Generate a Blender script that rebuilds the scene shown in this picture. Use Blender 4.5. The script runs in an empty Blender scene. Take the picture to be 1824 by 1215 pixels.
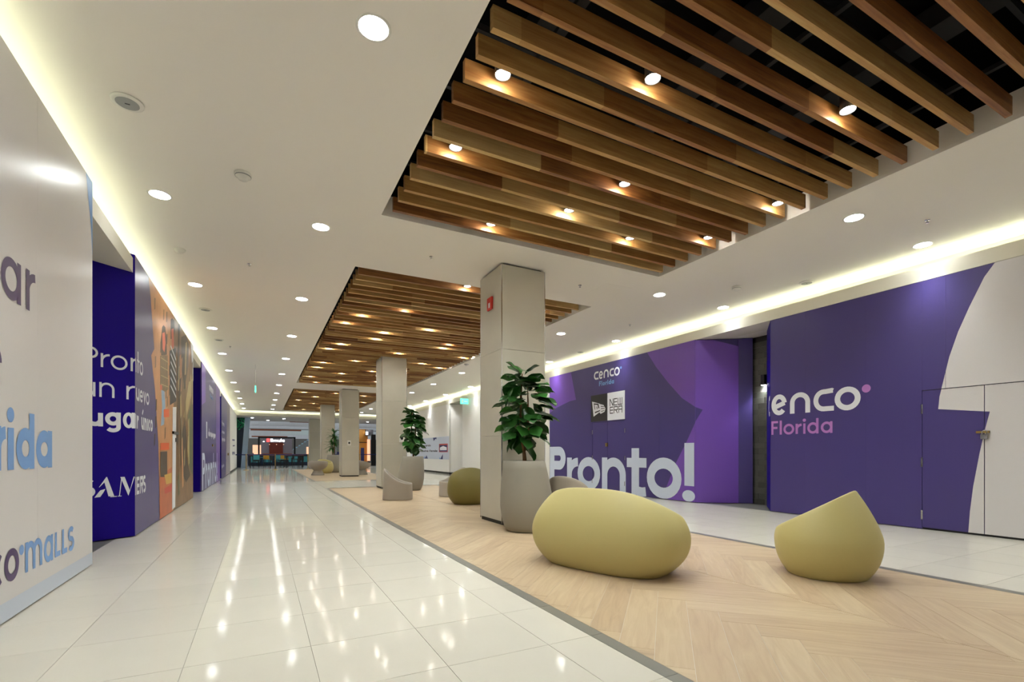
import bpy, bmesh, math, random
from mathutils import Vector, Matrix
from mathutils.geometry import tessellate_polygon

scene = bpy.context.scene
COL = scene.collection
R = math.radians

# ------------------------------------------------------------------ camera
cam_d = bpy.data.cameras.new('camera')
cam_d.sensor_width = 36.0
cam_d.lens = 863.0 / 1824.0 * 36.0
cam_d.shift_y = (806.0 - 607.5) / 1824.0
cam_d.clip_end = 300
cam = bpy.data.objects.new('camera', cam_d)
COL.objects.link(cam)
cam.location = (0, 0, 1.15)
cam.rotation_euler = (R(90), 0, -math.atan2(912 - 465, 863))
scene.camera = cam

# ------------------------------------------------------------------ world, exposure
w = bpy.data.worlds.new('world')
scene.world = w
w.use_nodes = True
w.node_tree.nodes['Background'].inputs[0].default_value = (0.9, 0.95, 1.0, 1)
w.node_tree.nodes['Background'].inputs[1].default_value = 0.45
vs = scene.view_settings
vs.view_transform = 'Standard'
vs.look = 'None'
vs.gamma = 1.0
vs.use_curve_mapping = False
vs.exposure = 0.78
scene.cycles.max_bounces = 6
scene.cycles.diffuse_bounces = 4
scene.cycles.use_light_tree = False
scene.cycles.glossy_bounces = 2
scene.cycles.transmission_bounces = 1
scene.cycles.caustics_reflective = False
scene.cycles.caustics_refractive = False

DOWN_W = 108.0      # recessed downlights
SPOT_W = 50.0      # spotlights between the slats
LED_E = 8.0       # cove strips
LENS_E = 30.0
WARM = (0.95, 1.0, 0.96)

# ------------------------------------------------------------------ materials
MATS = {}


def srgb(r, g, b):
    f = lambda c: (c / 255 / 12.92) if c / 255 <= 0.04045 else ((c / 255 + 0.055) / 1.055) ** 2.4
    return (f(r), f(g), f(b), 1.0)


def mat(name, col, rough=0.5, metal=0.0, spec=0.5, emit=None, var=0.0, nscale=3.0, bump=0.0, bscale=60.0, rnd=0.0, coat=0.0):
    m = bpy.data.materials.new(name)
    m.use_nodes = True
    nt = m.node_tree
    N, L = nt.nodes, nt.links
    b = N['Principled BSDF']
    b.inputs['Roughness'].default_value = rough
    b.inputs['Metallic'].default_value = metal
    b.inputs['Specular IOR Level'].default_value = spec
    b.inputs['Coat Weight'].default_value = coat
    b.inputs['Base Color'].default_value = col
    tc = N.new('ShaderNodeTexCoord')
    src = None
    if var > 0:
        nz = N.new('ShaderNodeTexNoise')
        nz.inputs['Scale'].default_value = nscale
        nz.inputs['Detail'].default_value = 5
        L.new(tc.outputs['Object'], nz.inputs['Vector'])
        mr = N.new('ShaderNodeMapRange')
        mr.inputs['To Min'].default_value = 1 - var
        mr.inputs['To Max'].default_value = 1 + var
        L.new(nz.outputs['Fac'], mr.inputs['Value'])
        src = mr.outputs['Result']
    if rnd > 0:
        oi = N.new('ShaderNodeObjectInfo')
        mr2 = N.new('ShaderNodeMapRange')
        mr2.inputs['To Min'].default_value = 1 - rnd
        mr2.inputs['To Max'].default_value = 1 + rnd
        L.new(oi.outputs['Random'], mr2.inputs['Value'])
        if src is None:
            src = mr2.outputs['Result']
        else:
            mu = N.new('ShaderNodeMath')
            mu.operation = 'MULTIPLY'
            L.new(src, mu.inputs[0])
            L.new(mr2.outputs['Result'], mu.inputs[1])
            src = mu.outputs[0]
    if src is not None:
        hs = N.new('ShaderNodeHueSaturation')
        hs.inputs['Color'].default_value = col
        L.new(src, hs.inputs['Value'])
        L.new(hs.outputs['Color'], b.inputs['Base Color'])
    if bump > 0:
        nb = N.new('ShaderNodeTexNoise')
        nb.inputs['Scale'].default_value = bscale
        L.new(tc.outputs['Object'], nb.inputs['Vector'])
        bp = N.new('ShaderNodeBump')
        bp.inputs['Strength'].default_value = bump
        bp.inputs['Distance'].default_value = 0.01
        L.new(nb.outputs['Fac'], bp.inputs['Height'])
        L.new(bp.outputs['Normal'], b.inputs['Normal'])
    if emit is not None:
        b.inputs['Emission Color'].default_value = emit[0]
        b.inputs['Emission Strength'].default_value = emit[1]
    MATS[name] = m
    return m


def wood_mat(name, ramp, rough, stretch, seg=0.0, fine=9.0, bump=0.0, tone=0.55):
    """grain runs along the object's own X; each object picks its own tone"""
    m = bpy.data.materials.new(name)
    m.use_nodes = True
    nt = m.node_tree
    N, L = nt.nodes, nt.links
    b = N['Principled BSDF']
    b.inputs['Roughness'].default_value = rough
    tc = N.new('ShaderNodeTexCoord')
    oi = N.new('ShaderNodeObjectInfo')
    add = N.new('ShaderNodeVectorMath')
    add.operation = 'ADD'
    sc = N.new('ShaderNodeVectorMath')
    sc.operation = 'SCALE'
    sc.inputs[0].default_value = (37.0, 11.0, 23.0)
    L.new(oi.outputs['Random'], sc.inputs['Scale'])
    L.new(tc.outputs['Object'], add.inputs[0])
    L.new(sc.outputs['Vector'], add.inputs[1])
    mp = N.new('ShaderNodeMapping')
    mp.inputs['Scale'].default_value = stretch
    L.new(add.outputs['Vector'], mp.inputs['Vector'])
    nz = N.new('ShaderNodeTexNoise')
    nz.inputs['Scale'].default_value = fine
    nz.inputs['Detail'].default_value = 6
    nz.inputs['Distortion'].default_value = 1.2
    L.new(mp.outputs['Vector'], nz.inputs['Vector'])
    # tone of each board
    wn = N.new('ShaderNodeTexWhiteNoise')
    wn.noise_dimensions = '2D'
    cmb = N.new('ShaderNodeCombineXYZ')
    L.new(oi.outputs['Random'], cmb.inputs['Y'])
    if seg > 0:
        sx = N.new('ShaderNodeSeparateXYZ')
        L.new(add.outputs['Vector'], sx.inputs['Vector'])
        dv = N.new('ShaderNodeMath')
        dv.operation = 'DIVIDE'
        dv.inputs[1].default_value = seg
        L.new(sx.outputs['X'], dv.inputs[0])
        fl = N.new('ShaderNodeMath')
        fl.operation = 'FLOOR'
        L.new(dv.outputs[0], fl.inputs[0])
        L.new(fl.outputs[0], cmb.inputs['X'])
    L.new(cmb.outputs['Vector'], wn.inputs['Vector'])
    mix = N.new('ShaderNodeMath')
    mix.operation = 'MULTIPLY_ADD'
    mix.inputs[1].default_value = tone
    L.new(wn.outputs['Value'], mix.inputs[0])
    m2 = N.new('ShaderNodeMath')
    m2.operation = 'MULTIPLY'
    m2.inputs[1].default_value = 1.1 - tone
    L.new(nz.outputs['Fac'], m2.inputs[0])
    L.new(m2.outputs[0], mix.inputs[2])
    cr = N.new('ShaderNodeValToRGB')
    e = cr.color_ramp.elements
    e[0].position, e[0].color = ramp[0]
    e[1].position, e[1].color = ramp[-1]
    for p, c in ramp[1:-1]:
        q = cr.color_ramp.elements.new(p)
        q.color = c
    L.new(mix.outputs[0], cr.inputs['Fac'])
    L.new(cr.outputs['Color'], b.inputs['Base Color'])
    if bump:
        bp = N.new('ShaderNodeBump')
        bp.inputs['Strength'].default_value = bump
        bp.inputs['Distance'].default_value = 0.002
        L.new(nz.outputs['Fac'], bp.inputs['Height'])
        L.new(bp.outputs['Normal'], b.inputs['Normal'])
    MATS[name] = m
    return m


mat('ceiling_paint', srgb(240, 236, 229), 0.9, spec=0.2)
mat('white_wall', srgb(232, 230, 226), 0.7)
mat('cream_trim', srgb(226, 222, 208), 0.8)
mat('grey_wall', srgb(120, 118, 112), 0.8)
mat('plenum', srgb(10, 10, 11), 0.95, spec=0.1)
mat('void_metal', srgb(34, 34, 36), 0.8)
mat('red_pipe', srgb(120, 16, 12), 0.6)
mat('tile', srgb(197, 192, 181), 0.08, spec=0.06, var=0.035, nscale=2.2, rnd=0.02, bump=0.03, bscale=14)
mat('pale_grout', srgb(205, 202, 196), 0.8)
mat('grout', srgb(150, 145, 134), 0.8)
mat('kerb', srgb(112, 110, 104), 0.35, var=0.12, nscale=6, rnd=0.05)
mat('dark_stone', srgb(96, 94, 90), 0.5, var=0.15, nscale=4)
wood_mat('floor_plank', [(0.1, srgb(150, 126, 102)), (0.4, srgb(176, 152, 124)), (0.6, srgb(186, 164, 135)), (0.9, srgb(200, 181, 152))], 0.36, (0.35, 3.0, 1), fine=5.0, tone=0.3)
wood_mat('slat_wood', [(0.15, srgb(90, 48, 20)), (0.38, srgb(148, 99, 50)), (0.6, srgb(180, 140, 82)), (0.9, srgb(212, 182, 124))], 0.5, (0.25, 4.0, 4.0), seg=1.7, fine=6.0)
mat('column_stone', srgb(190, 185, 170), 0.35, var=0.10, nscale=1.9, rnd=0.03)
mat('joint', srgb(214, 210, 200), 0.8)
mat('chrome', srgb(200, 200, 202), 0.18, metal=1.0)
mat('dark_gap', srgb(44, 42, 38), 0.8)
mat('led', (1, 1, 1, 1), 0.5, emit=((0.93, 1.0, 0.76, 1), LED_E))
mat('lens', (1, 1, 1, 1), 0.4, emit=((0.97, 1.0, 0.98, 1), LENS_E))
mat('spot_lens', (1, 1, 1, 1), 0.4, emit=((1.0, 0.97, 0.92, 1), 40.0))
mat('white_plastic', srgb(228, 226, 220), 0.45)
mat('grey_mesh', srgb(150, 152, 152), 0.6)
mat('black', srgb(18, 18, 19), 0.5)
mat('black_gloss', srgb(14, 14, 15), 0.3)
mat('red_sign', srgb(196, 40, 26), 0.5)
mat('vinyl_white', srgb(212, 208, 209), 0.32)
mat('vinyl_purple', srgb(67, 56, 118), 0.36, var=0.04, nscale=1.2)
mat('vinyl_purple_shaded', srgb(26, 4, 126), 0.5, spec=0.12)  # purple vinyl of the end panels, shade and lost sheen put into its colour
mat('vinyl_lilac', srgb(112, 74, 172), 0.36)
mat('print_white', srgb(232, 234, 240), 0.4)
mat('print_pale', srgb(206, 216, 234), 0.4)
mat('print_sky', srgb(112, 156, 214), 0.4)
mat('print_band', srgb(196, 204, 220), 0.4)
mat('print_violet', srgb(62, 36, 92), 0.4)
mat('print_pink', srgb(182, 122, 194), 0.4)
mat('print_black', srgb(34, 32, 36), 0.4)
mat('print_grey', srgb(92, 90, 100), 0.5)
mat('print_navy', srgb(44, 50, 110), 0.45)
mat('print_red', srgb(200, 70, 60), 0.45)
mat('pod_green', srgb(182, 170, 112), 0.5, var=0.015, nscale=40)
mat('pod_olive', srgb(116, 106, 48), 0.5)
mat('taupe', srgb(160, 152, 141), 0.6, bump=0.05, bscale=200)
mat('planter', srgb(138, 132, 120), 0.6, bump=0.06, bscale=150)
mat('soil', srgb(58, 44, 32), 0.95, bump=0.6, bscale=60)
mat('bark', srgb(112, 82, 52), 0.85, bump=0.4, bscale=40, var=0.2, nscale=12)
mat('fig_leaf', srgb(42, 92, 34), 0.32, rnd=0.45, var=0.12, nscale=9)
mat('dracaena_leaf', srgb(54, 110, 44), 0.4, rnd=0.4)
mat('dark_tile', srgb(70, 70, 66), 0.3, rnd=0.25, var=0.2, nscale=5)
mat('brass', srgb(176, 150, 96), 0.3, metal=1.0)
mat('belt_blue', srgb(24, 34, 92), 0.6)
mat('navy_tile', srgb(16, 34, 58), 0.4, var=0.2, nscale=2)
mat('pale_blue', srgb(170, 196, 222), 0.4)
mat('leaf_green', srgb(20, 150, 96), 0.6)
mat('copper_wood', srgb(150, 84, 54), 0.5)
mat('amber_wood', srgb(204, 142, 58), 0.5, var=0.12, nscale=2)
mat('court_floor', srgb(140, 142, 144), 0.25)
mat('mall_white', srgb(222, 226, 230), 0.6)
mat('screen_warm', srgb(240, 200, 170), 0.5, emit=(srgb(255, 190, 150), 0.6))
mat('screen_white', srgb(250, 250, 250), 0.5, emit=((1, 1, 1, 1), 2.5))
mat('screen_red', srgb(220, 60, 60), 0.5, emit=(srgb(240, 70, 70), 1.5))
mat('screen_green', srgb(60, 200, 150), 0.5, emit=(srgb(90, 225, 180), 1.4))
mat('seat_yellow', srgb(196, 150, 40), 0.5)
mat('seat_teal', srgb(60, 140, 150), 0.5)
mat('brick_red', srgb(128, 58, 42), 0.8, var=0.2, nscale=8)
mat('grey_lilac', srgb(150, 144, 152), 0.6)
mat('m_tan', srgb(196, 140, 90), 0.4, var=0.4, nscale=2.6)
mat('m_brown', srgb(128, 94, 56), 0.4, var=0.6, nscale=3.2)
mat('m_dark', srgb(70, 56, 44), 0.45, var=0.3, nscale=5)
mat('m_face', srgb(206, 104, 78), 0.45)
mat('m_coat', srgb(120, 98, 70), 0.45, var=0.4, nscale=7)
mat('m_jeans', srgb(140, 168, 196), 0.45, var=0.2, nscale=8)
mat('m_jacket', srgb(52, 50, 52), 0.45)
mat('m_orange', srgb(222, 92, 34), 0.4)
mat('m_floor', srgb(190, 98, 50), 0.4, var=0.3, nscale=4)
mat('m_beige', srgb(178, 158, 104), 0.4, var=0.25, nscale=6)
mat('m_green', srgb(84, 92, 50), 0.4, var=0.4, nscale=4)
mat('m_yellow', srgb(206, 166, 70), 0.4)

# ------------------------------------------------------------------ mesh helpers


class MB:
    def __init__(self):
        self.v, self.f = [], []

    def add(self, vs_, fs_):
        o = len(self.v)
        self.v += [tuple(p) for p in vs_]
        self.f += [tuple(i + o for i in f) for f in fs_]
        return self

    def box(self, x0, x1, y0, y1, z0, z1):
        v = [(x, y, z) for z in (z0, z1) for y in (y0, y1) for x in (x0, x1)]
        return self.add(v, [(0, 2, 3, 1), (4, 5, 7, 6), (0, 1, 5, 4), (2, 6, 7, 3), (0, 4, 6, 2), (1, 3, 7, 5)])

    def prism(self, poly, z0, z1):
        n = len(poly)
        v = [(x, y, z0) for x, y in poly] + [(x, y, z1) for x, y in poly]
        f = [tuple(range(n))[::-1], tuple(range(n, 2 * n))]
        f += [(i, (i + 1) % n, n + (i + 1) % n, n + i) for i in range(n)]
        return self.add(v, f)

    def lathe(self, prof, n=24, c=(0, 0, 0), caps=True):
        v, f = [], []
        for r, z in prof:
            for k in range(n):
                a = 2 * math.pi * k / n
                v.append((c[0] + r * math.cos(a), c[1] + r * math.sin(a), c[2] + z))
        for i in range(len(prof) - 1):
            for k in range(n):
                k2 = (k + 1) % n
                f.append((i * n + k, i * n + k2, (i + 1) * n + k2, (i + 1) * n + k))
        if caps:
            f.append(tuple(range(n))[::-1])
            f.append(tuple(range((len(prof) - 1) * n, len(prof) * n)))
        return self.add(v, f)

    def tube(self, pts, radii, n=8):
        pts = [Vector(p) for p in pts]
        if not isinstance(radii, (list, tuple)):
            radii = [radii] * len(pts)
        v, f = [], []
        up = Vector((0.13, 0.31, 0.94)).normalized()
        for i, p in enumerate(pts):
            d = (pts[min(i + 1, len(pts) - 1)] - pts[max(i - 1, 0)]).normalized()
            a = d.cross(up)
            if a.length < 0.05:
                a = d.cross(Vector((1, 0, 0)))
            a.normalize()
            b = d.cross(a)
            for k in range(n):
                t = 2 * math.pi * k / n
                v.append(p + (a * math.cos(t) + b * math.sin(t)) * radii[i])
        for i in range(len(pts) - 1):
            for k in range(n):
                k2 = (k + 1) % n
                f.append((i * n + k, i * n + k2, (i + 1) * n + k2, (i + 1) * n + k))
        f.append(tuple(range(n))[::-1])
        f.append(tuple(range((len(pts) - 1) * n, len(pts) * n)))
        return self.add(v, f)

    def mesh(self, name, smooth=False):
        me = bpy.data.meshes.new(name)
        me.from_pydata(self.v, [], self.f)
        if smooth:
            for p in me.polygons:
                p.use_smooth = True
        me.update()
        return me

    def build(self, name, m, parent=None, smooth=False, **kw):
        return link(name, self.mesh(name, smooth), m, parent, **kw)


def link(name, me, m, parent=None, loc=None, rot=None, label=None, cat=None, group=None, kind=None):
    o = bpy.data.objects.new(name, me)
    COL.objects.link(o)
    if m is not None and not me.materials:
        me.materials.append(MATS[m])
    if parent is not None:
        o.parent = parent
    if loc is not None:
        o.location = loc
    if rot is not None:
        o.rotation_euler = rot
    tag(o, label, cat, group, kind)
    return o


def tag(o, label=None, cat=None, group=None, kind=None):
    if label:
        o['label'] = label
    if cat:
        o['category'] = cat
    if group:
        o['group'] = group
    if kind:
        o['kind'] = kind
    return o


def thing(name, label, cat, loc=(0, 0, 0), rz=0.0, group=None, kind=None):
    o = bpy.data.objects.new(name, None)
    COL.objects.link(o)
    o.empty_display_size = 0.1
    o.location = loc
    o.rotation_euler = (0, 0, rz)
    return tag(o, label, cat, group, kind)


def struct(name, mb, m, label=None, parent=None):
    return mb.build(name, m, parent, kind='structure' if parent is None else None, label=label)


ORD = ['nearest', 'second', 'third', 'fourth', 'fifth', 'sixth', 'seventh', 'eighth', 'ninth', 'tenth', 'eleventh',
       'twelfth', 'thirteenth', 'fourteenth', 'fifteenth', 'sixteenth', 'seventeenth', 'eighteenth', 'nineteenth', 'twentieth',
       'twenty-first', 'twenty-second', 'twenty-third', 'twenty-fourth', 'twenty-fifth', 'twenty-sixth']

# ---- flat print on walls: frames map (s, z) on a wall face to space


class Face:
    """a wall face: point o, horizontal direction d (reading direction), outward normal n"""

    def __init__(self, o, d, n):
        self.o, self.d, self.n = Vector((o[0], o[1], 0)), Vector((d[0], d[1], 0)).normalized(), Vector((n[0], n[1], 0)).normalized()

    def at(self, s, z, off):
        return self.o + self.d * s + self.n * off + Vector((0, 0, z))


class Poly(list):
    layer = 0
    gid = 0


GID = [0]


LAYER = [0]


def stroke(pts, wd, closed=False):
    n = len(pts)
    LAYER[0] = (LAYER[0] + 1) % 5
    V = [Vector(p) for p in pts]
    out = []
    for i in range(n):
        if closed:
            a, b = V[(i - 1) % n], V[(i + 1) % n]
        else:
            a, b = V[max(i - 1, 0)], V[min(i + 1, n - 1)]
        d1 = (V[i] - a)
        d2 = (b - V[i])
        if d1.length < 1e-9:
            d1 = d2
        if d2.length < 1e-9:
            d2 = d1
        d1 = d1.normalized()
        d2 = d2.normalized()
        t = (d1 + d2)
        t = t.normalized() if t.length > 1e-6 else d1
        nrm = Vector((-t.y, t.x))
        c = max(0.35, Vector((-d1.y, d1.x)).dot(nrm))
        out.append((V[i] + nrm * (wd / 2 / c), V[i] - nrm * (wd / 2 / c)))
    polys = []
    for i in range(n if closed else n - 1):
        j = (i + 1) % n
        polys.append([out[i][0], out[i][1], out[j][1], out[j][0]])
    out = []
    GID[0] += 1
    for q in polys:
        p_ = Poly((p.x, p.y) for p in q)
        p_.layer, p_.gid = LAYER[0], GID[0]
        out.append(p_)
    return out


def earc(cx, cy, rx, ry, a0, a1, n=14):
    return [(cx + rx * math.cos(R(a0 + (a1 - a0) * i / n)), cy + ry * math.sin(R(a0 + (a1 - a0) * i / n))) for i in range(n + 1)]


def ell(cx, cy, rx, ry, n=20):
    return [(cx + rx * math.cos(2 * math.pi * i / n), cy + ry * math.sin(2 * math.pi * i / n)) for i in range(n)]


def glyph(*a, **k):
    out = []
    polys = glyph_polys(*a, **k)
    GID[0] += 1
    for p in polys:
        q = Poly(p)
        q.layer, q.gid = getattr(p, 'layer', 0), GID[0]
        out.append(q)
    return out


def glyph_polys(ch, x0, x1, yb, yt, wd, asc=None, desc=None):
    """letter drawn in strokes of width wd; box x0..x1, baseline yb, top yt (x-height or cap height)"""
    h = wd / 2
    xc, yc = (x0 + x1) / 2, (yb + yt) / 2
    rx, ry = (x1 - x0) / 2 - h, (yt - yb) / 2 - h
    asc = asc if asc is not None else yt + (yt - yb) * 0.42
    desc = desc if desc is not None else yb - (yt - yb) * 0.4
    P = []
    S = lambda pts, cl=False: P.extend(stroke(pts, wd, cl))
    ring = lambda: S(ell(xc, yc, rx, ry, 28), True)
    ra = min(rx, ry)
    if ch in 'oO':
        ring()
    elif ch in 'adqgb':
        ring()
        if ch == 'a':
            S([(x1 - h, yb), (x1 - h, yt)])
        elif ch == 'd':
            S([(x1 - h, yb), (x1 - h, asc)])
        elif ch == 'b':
            S([(x0 + h, yb), (x0 + h, asc)])
        elif ch == 'q':
            S([(x1 - h, yt), (x1 - h, desc)])
        else:
            S([(x1 - h, yt), (x1 - h, desc + h + rx * .7)] + earc(xc, desc + h + rx * .7, rx, rx * .7, 0, -150, 10))
    elif ch == 'p':
        ring()
        S([(x0 + h, yt), (x0 + h, desc)])
    elif ch == 'c':
        S(earc(xc, yc, rx, ry, 48, 312, 24))
    elif ch == 'C':   # open round c with straight arms
        S([(x1, yt - h)] + earc(x0 + h + ra, yc, ra, ry, 90, 270, 16) + [(x1, yb + h)])
    elif ch == 'e':
        S([(x0 + h, yc), (x1 - h, yc)])
        S(earc(xc, yc, rx, ry, 0, 318, 26))
    elif ch == 'C2':   # c with a leaf-shaped upper arm
        S([(x1 - wd * .2, yt - h * .75), (x0 + h + ra * 1.3, yt - h)] + earc(x0 + h + ra, yc, ra, ry, 90, 270, 16) + [(x1, yb + h)])
        P.append([(x1 - wd, yt), (x1, yt + .01 * 0), (x1 - wd * .25, yt - wd * .6), (x1 - wd, yt - wd * .95)])
    elif ch == 'E2':   # e with a tilted bar
        S(earc(xc, yc, rx, ry, 12, 318, 26))
        S([(x0 + h * 1.1, yc - ry * .32), (x1 - h, yc + ry * .2)])
    elif ch == 'r':
        S([(x0 + h, yb), (x0 + h, yt)])
        rr = x1 - x0 - h
        S(earc(x1, yt - h - min(rr, ry * 1.1), rr, min(rr, ry * 1.1), 180, 90, 8))
    elif ch == 'n':
        S([(x0 + h, yb), (x0 + h, yt)])
        S([(x0 + h, yb)] + earc(xc, yt - h - ra, rx, ra, 180, 0, 16) + [(x1 - h, yb)])
    elif ch == 'N2':  # arch without a spur
        S([(x0 + h, yb)] + earc(xc, yt - h - ra, rx, ra, 180, 0, 16) + [(x1 - h, yb)])
    elif ch == 'm':
        S([(x0 + h, yb), (x0 + h, yt)])
        q = (x1 - x0 - wd) / 4
        for k in (0, 1):
            c = x0 + h + q + 2 * q * k
            S([(c - q, yb), *earc(c, yt - h - q, q, q, 180, 0, 12), (c + q, yb)])
    elif ch == 'u':
        S([(x1 - h, yb), (x1 - h, yt)])
        S([(x0 + h, yt)] + earc(xc, yb + h + ra, rx, ra, 180, 360, 16) + [(x1 - h, yt)])
    elif ch in 'iI':
        S([(xc, yb), (xc, yt)])
        if ch == 'i':
            P.append(ell(xc, asc - wd * .62, wd * .6, wd * .6))
    elif ch == 'l':
        S([(xc, yb), (xc, asc)])
    elif ch == 't':
        xs = x0 + (x1 - x0) * 0.42
        S([(xs, yb), (xs, asc)])
        S([(x0, yt - h), (x1, yt - h)])
    elif ch == 'v':
        S([(x0 + h, yt), (xc, yb + h), (x1 - h, yt)])
    elif ch in 'sS':
        r2 = ry / 2
        S(earc(xc, yt - h - r2, rx, r2, 35, 250, 14) + earc(xc, yb + h + r2, rx, r2, 70, -145, 14))
    elif ch == 'P':
        ym = yb + (yt - yb) * 0.42
        b = (yt - ym) / 2 - h
        xr = max(x0 + h, x1 - h - b)
        S([(x0 + h, yb), (x0 + h, yt)])
        S([(x0 + h, yt - h)] + earc(xr, (yt + ym) / 2, min(b, x1 - h - x0 - h), b, 90, -90, 14) + [(x0 + h, ym + h)])
    elif ch == 'R':
        ym = yb + (yt - yb) * 0.42
        S([(x0 + h, yb), (x0 + h, yt - h), (x1 - h, yt - h), (x1 - h, ym + h), (x0 + h, ym + h)])
        S([(xc, ym + h), (x1 - h, yb)])
    elif ch == 'A':   # square topped
        S([(x0 + h, yb), (x0 + h, yt - h), (x1 - h, yt - h), (x1 - h, yb)])
        S([(x0 + h, yc), (x1 - h, yc)])
    elif ch == 'E':
        S([(x1, yb + h), (x0 + h, yb + h), (x0 + h, yt - h), (x1, yt - h)])
        S([(x0 + h, yc), (x1, yc)])
    elif ch == 'F':
        S([(x0 + h, yb), (x0 + h, yt - h), (x1, yt - h)])
        S([(x0 + h, yc), (x1 - wd * .3, yc)])
    elif ch == 'L':
        S([(x0 + h, yt), (x0 + h, yb + h), (x1, yb + h)])
    elif ch == 'N':
        S([(x0 + h, yb), (x0 + h, yt)])
        S([(x1 - h, yb), (x1 - h, yt)])
        S([(x0 + h, yt), (x1 - h, yb)])
    elif ch == 'W':
        S([(x0 + h, yt), (x0 + h, yb + h), (x1 - h, yb + h), (x1 - h, yt)])
        S([(xc, yb + h), (xc, yt)])
    elif ch == '!':
        S([(xc, yb + (yt - yb) * .28), (xc, yt)])
        P.append(ell(xc, yb + wd * .62, wd * .62, wd * .62))
    elif ch == '|':
        S([(xc, yb), (xc, yt)])
    return P


def dot(*a):
    GID[0] += 1
    p = Poly(ell(*a))
    p.gid = GID[0]
    return p


ADV = dict(i=.34, l=.34, r=.62, t=.7, m=1.55, F=.85, P=.95, E=.85, L=.75)
ADV.update({'!': .42, '|': .42, ' ': .5})


def word(txt, s0, s1, yb, xh, wd, cap=None):
    """fit a word between s0 and s1"""
    cap = cap or yb + (xh - yb) * 1.42
    ws = [ADV.get(c, 1.0) for c in txt]
    gap = .16
    tot = sum(ws) + gap * (len(txt) - 1)
    k = (s1 - s0) / tot
    out, x = [], s0
    for c, a in zip(txt, ws):
        if c != ' ':
            up = c.isupper() or c in '!|'
            out += glyph(c, x, x + a * k, yb, cap if up else xh, wd, asc=cap)
        x += (a + gap) * k
    return out


def decal(polys, face, off, m, parent, name='lettering', label=None):
    if name in ('letter', 'lettering'):
        ids = sorted({getattr(p, 'gid', 0) for p in polys})
        if len(ids) > 1:
            for g_ in ids:
                o_ = decal([p for p in polys if getattr(p, 'gid', 0) == g_], face, off, m, parent, 'letter')
            return o_
    mb = MB()
    base = off
    for p in polys:
        off = base + .0004 * getattr(p, 'layer', 0)
        if len(p) <= 4:
            mb.add([face.at(s, z, off) for s, z in p], [tuple(range(len(p)))])
        else:
            tri = tessellate_polygon([[Vector((s, z, 0)) for s, z in p]])
            mb.add([face.at(s, z, off) for s, z in p], [tuple(t) for t in tri])
    return mb.build(name, m, parent, label=label)


def clip_rect(poly, a0, a1, b0, b1):
    def cl(ps, k, v, keep):
        out = []
        for i in range(len(ps)):
            p, q = ps[i], ps[(i + 1) % len(ps)]
            ip, iq = keep(p[k], v), keep(q[k], v)
            if ip:
                out.append(p)
            if ip != iq:
                t = (v - p[k]) / (q[k] - p[k])
                out.append((p[0] + (q[0] - p[0]) * t, p[1] + (q[1] - p[1]) * t))
        return out
    ge, le = (lambda a, b: a >= b), (lambda a, b: a <= b)
    for k, v, f in ((0, a0, ge), (0, a1, le), (1, b0, ge), (1, b1, le)):
        poly = cl(poly, k, v, f)
        if len(poly) < 3:
            return []
    return poly


def clipped(poly, rects):
    """concave polygon cut to rectangles"""
    out = []
    for t in tessellate_polygon([[Vector((s, z, 0)) for s, z in poly]]):
        tri = [poly[i] for i in t]
        for r_ in rects:
            q = clip_rect(tri, *r_)
            if q:
                out.append(q)
    return out


# ------------------------------------------------------------------ dimensions
CZ = 4.157                # ceiling height
XL, XR = -1.53, 8.80      # hoarding faces left and right
YE = 39.5                 # fascia at the far end
YB = -6.0                 # wall behind the camera
T = 0.632                 # floor tile module
K0, K1 = 1.835, 1.93      # dark border of the wood floor, left
K2, K3 = 5.45, 5.555      # and right
WOOD = ((0.2, 16.6), (20.9, 35.6))
REC = ((-0.6, 6.206), (8.12, 22.88), (24.97, 38.2))
RX0, RX1 = 1.352, 6.05
COLY = [6.86 + 8.55 * k for k in range(5)]

# ------------------------------------------------------------------ room shell
floor = struct('floor', MB().box(-3.4, 10.6, YB, 36.6, -0.2, -0.004), 'grout')
for (y0_, y1_) in ((0.2, 16.6), (20.9, 35.6)):
    MB().box(1.93, 5.45, y0_, y1_, -.0045, -.0018).build('joint_bed', 'pale_grout', floor)


def tile_obj(x0, x1, y0, y1, m, name='tile', g=0.0016, cache={}):
    key = (round(x1 - x0, 3), round(y1 - y0, 3), m)
    if key not in cache:
        hx, hy = (x1 - x0) / 2 - g, (y1 - y0) / 2 - g
        cache[key] = MB().box(-hx, hx, -hy, hy, -0.012, 0.0).mesh(name)
    return link(name, cache[key], m, floor, loc=((x0 + x1) / 2, (y0 + y1) / 2, 0))


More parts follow.
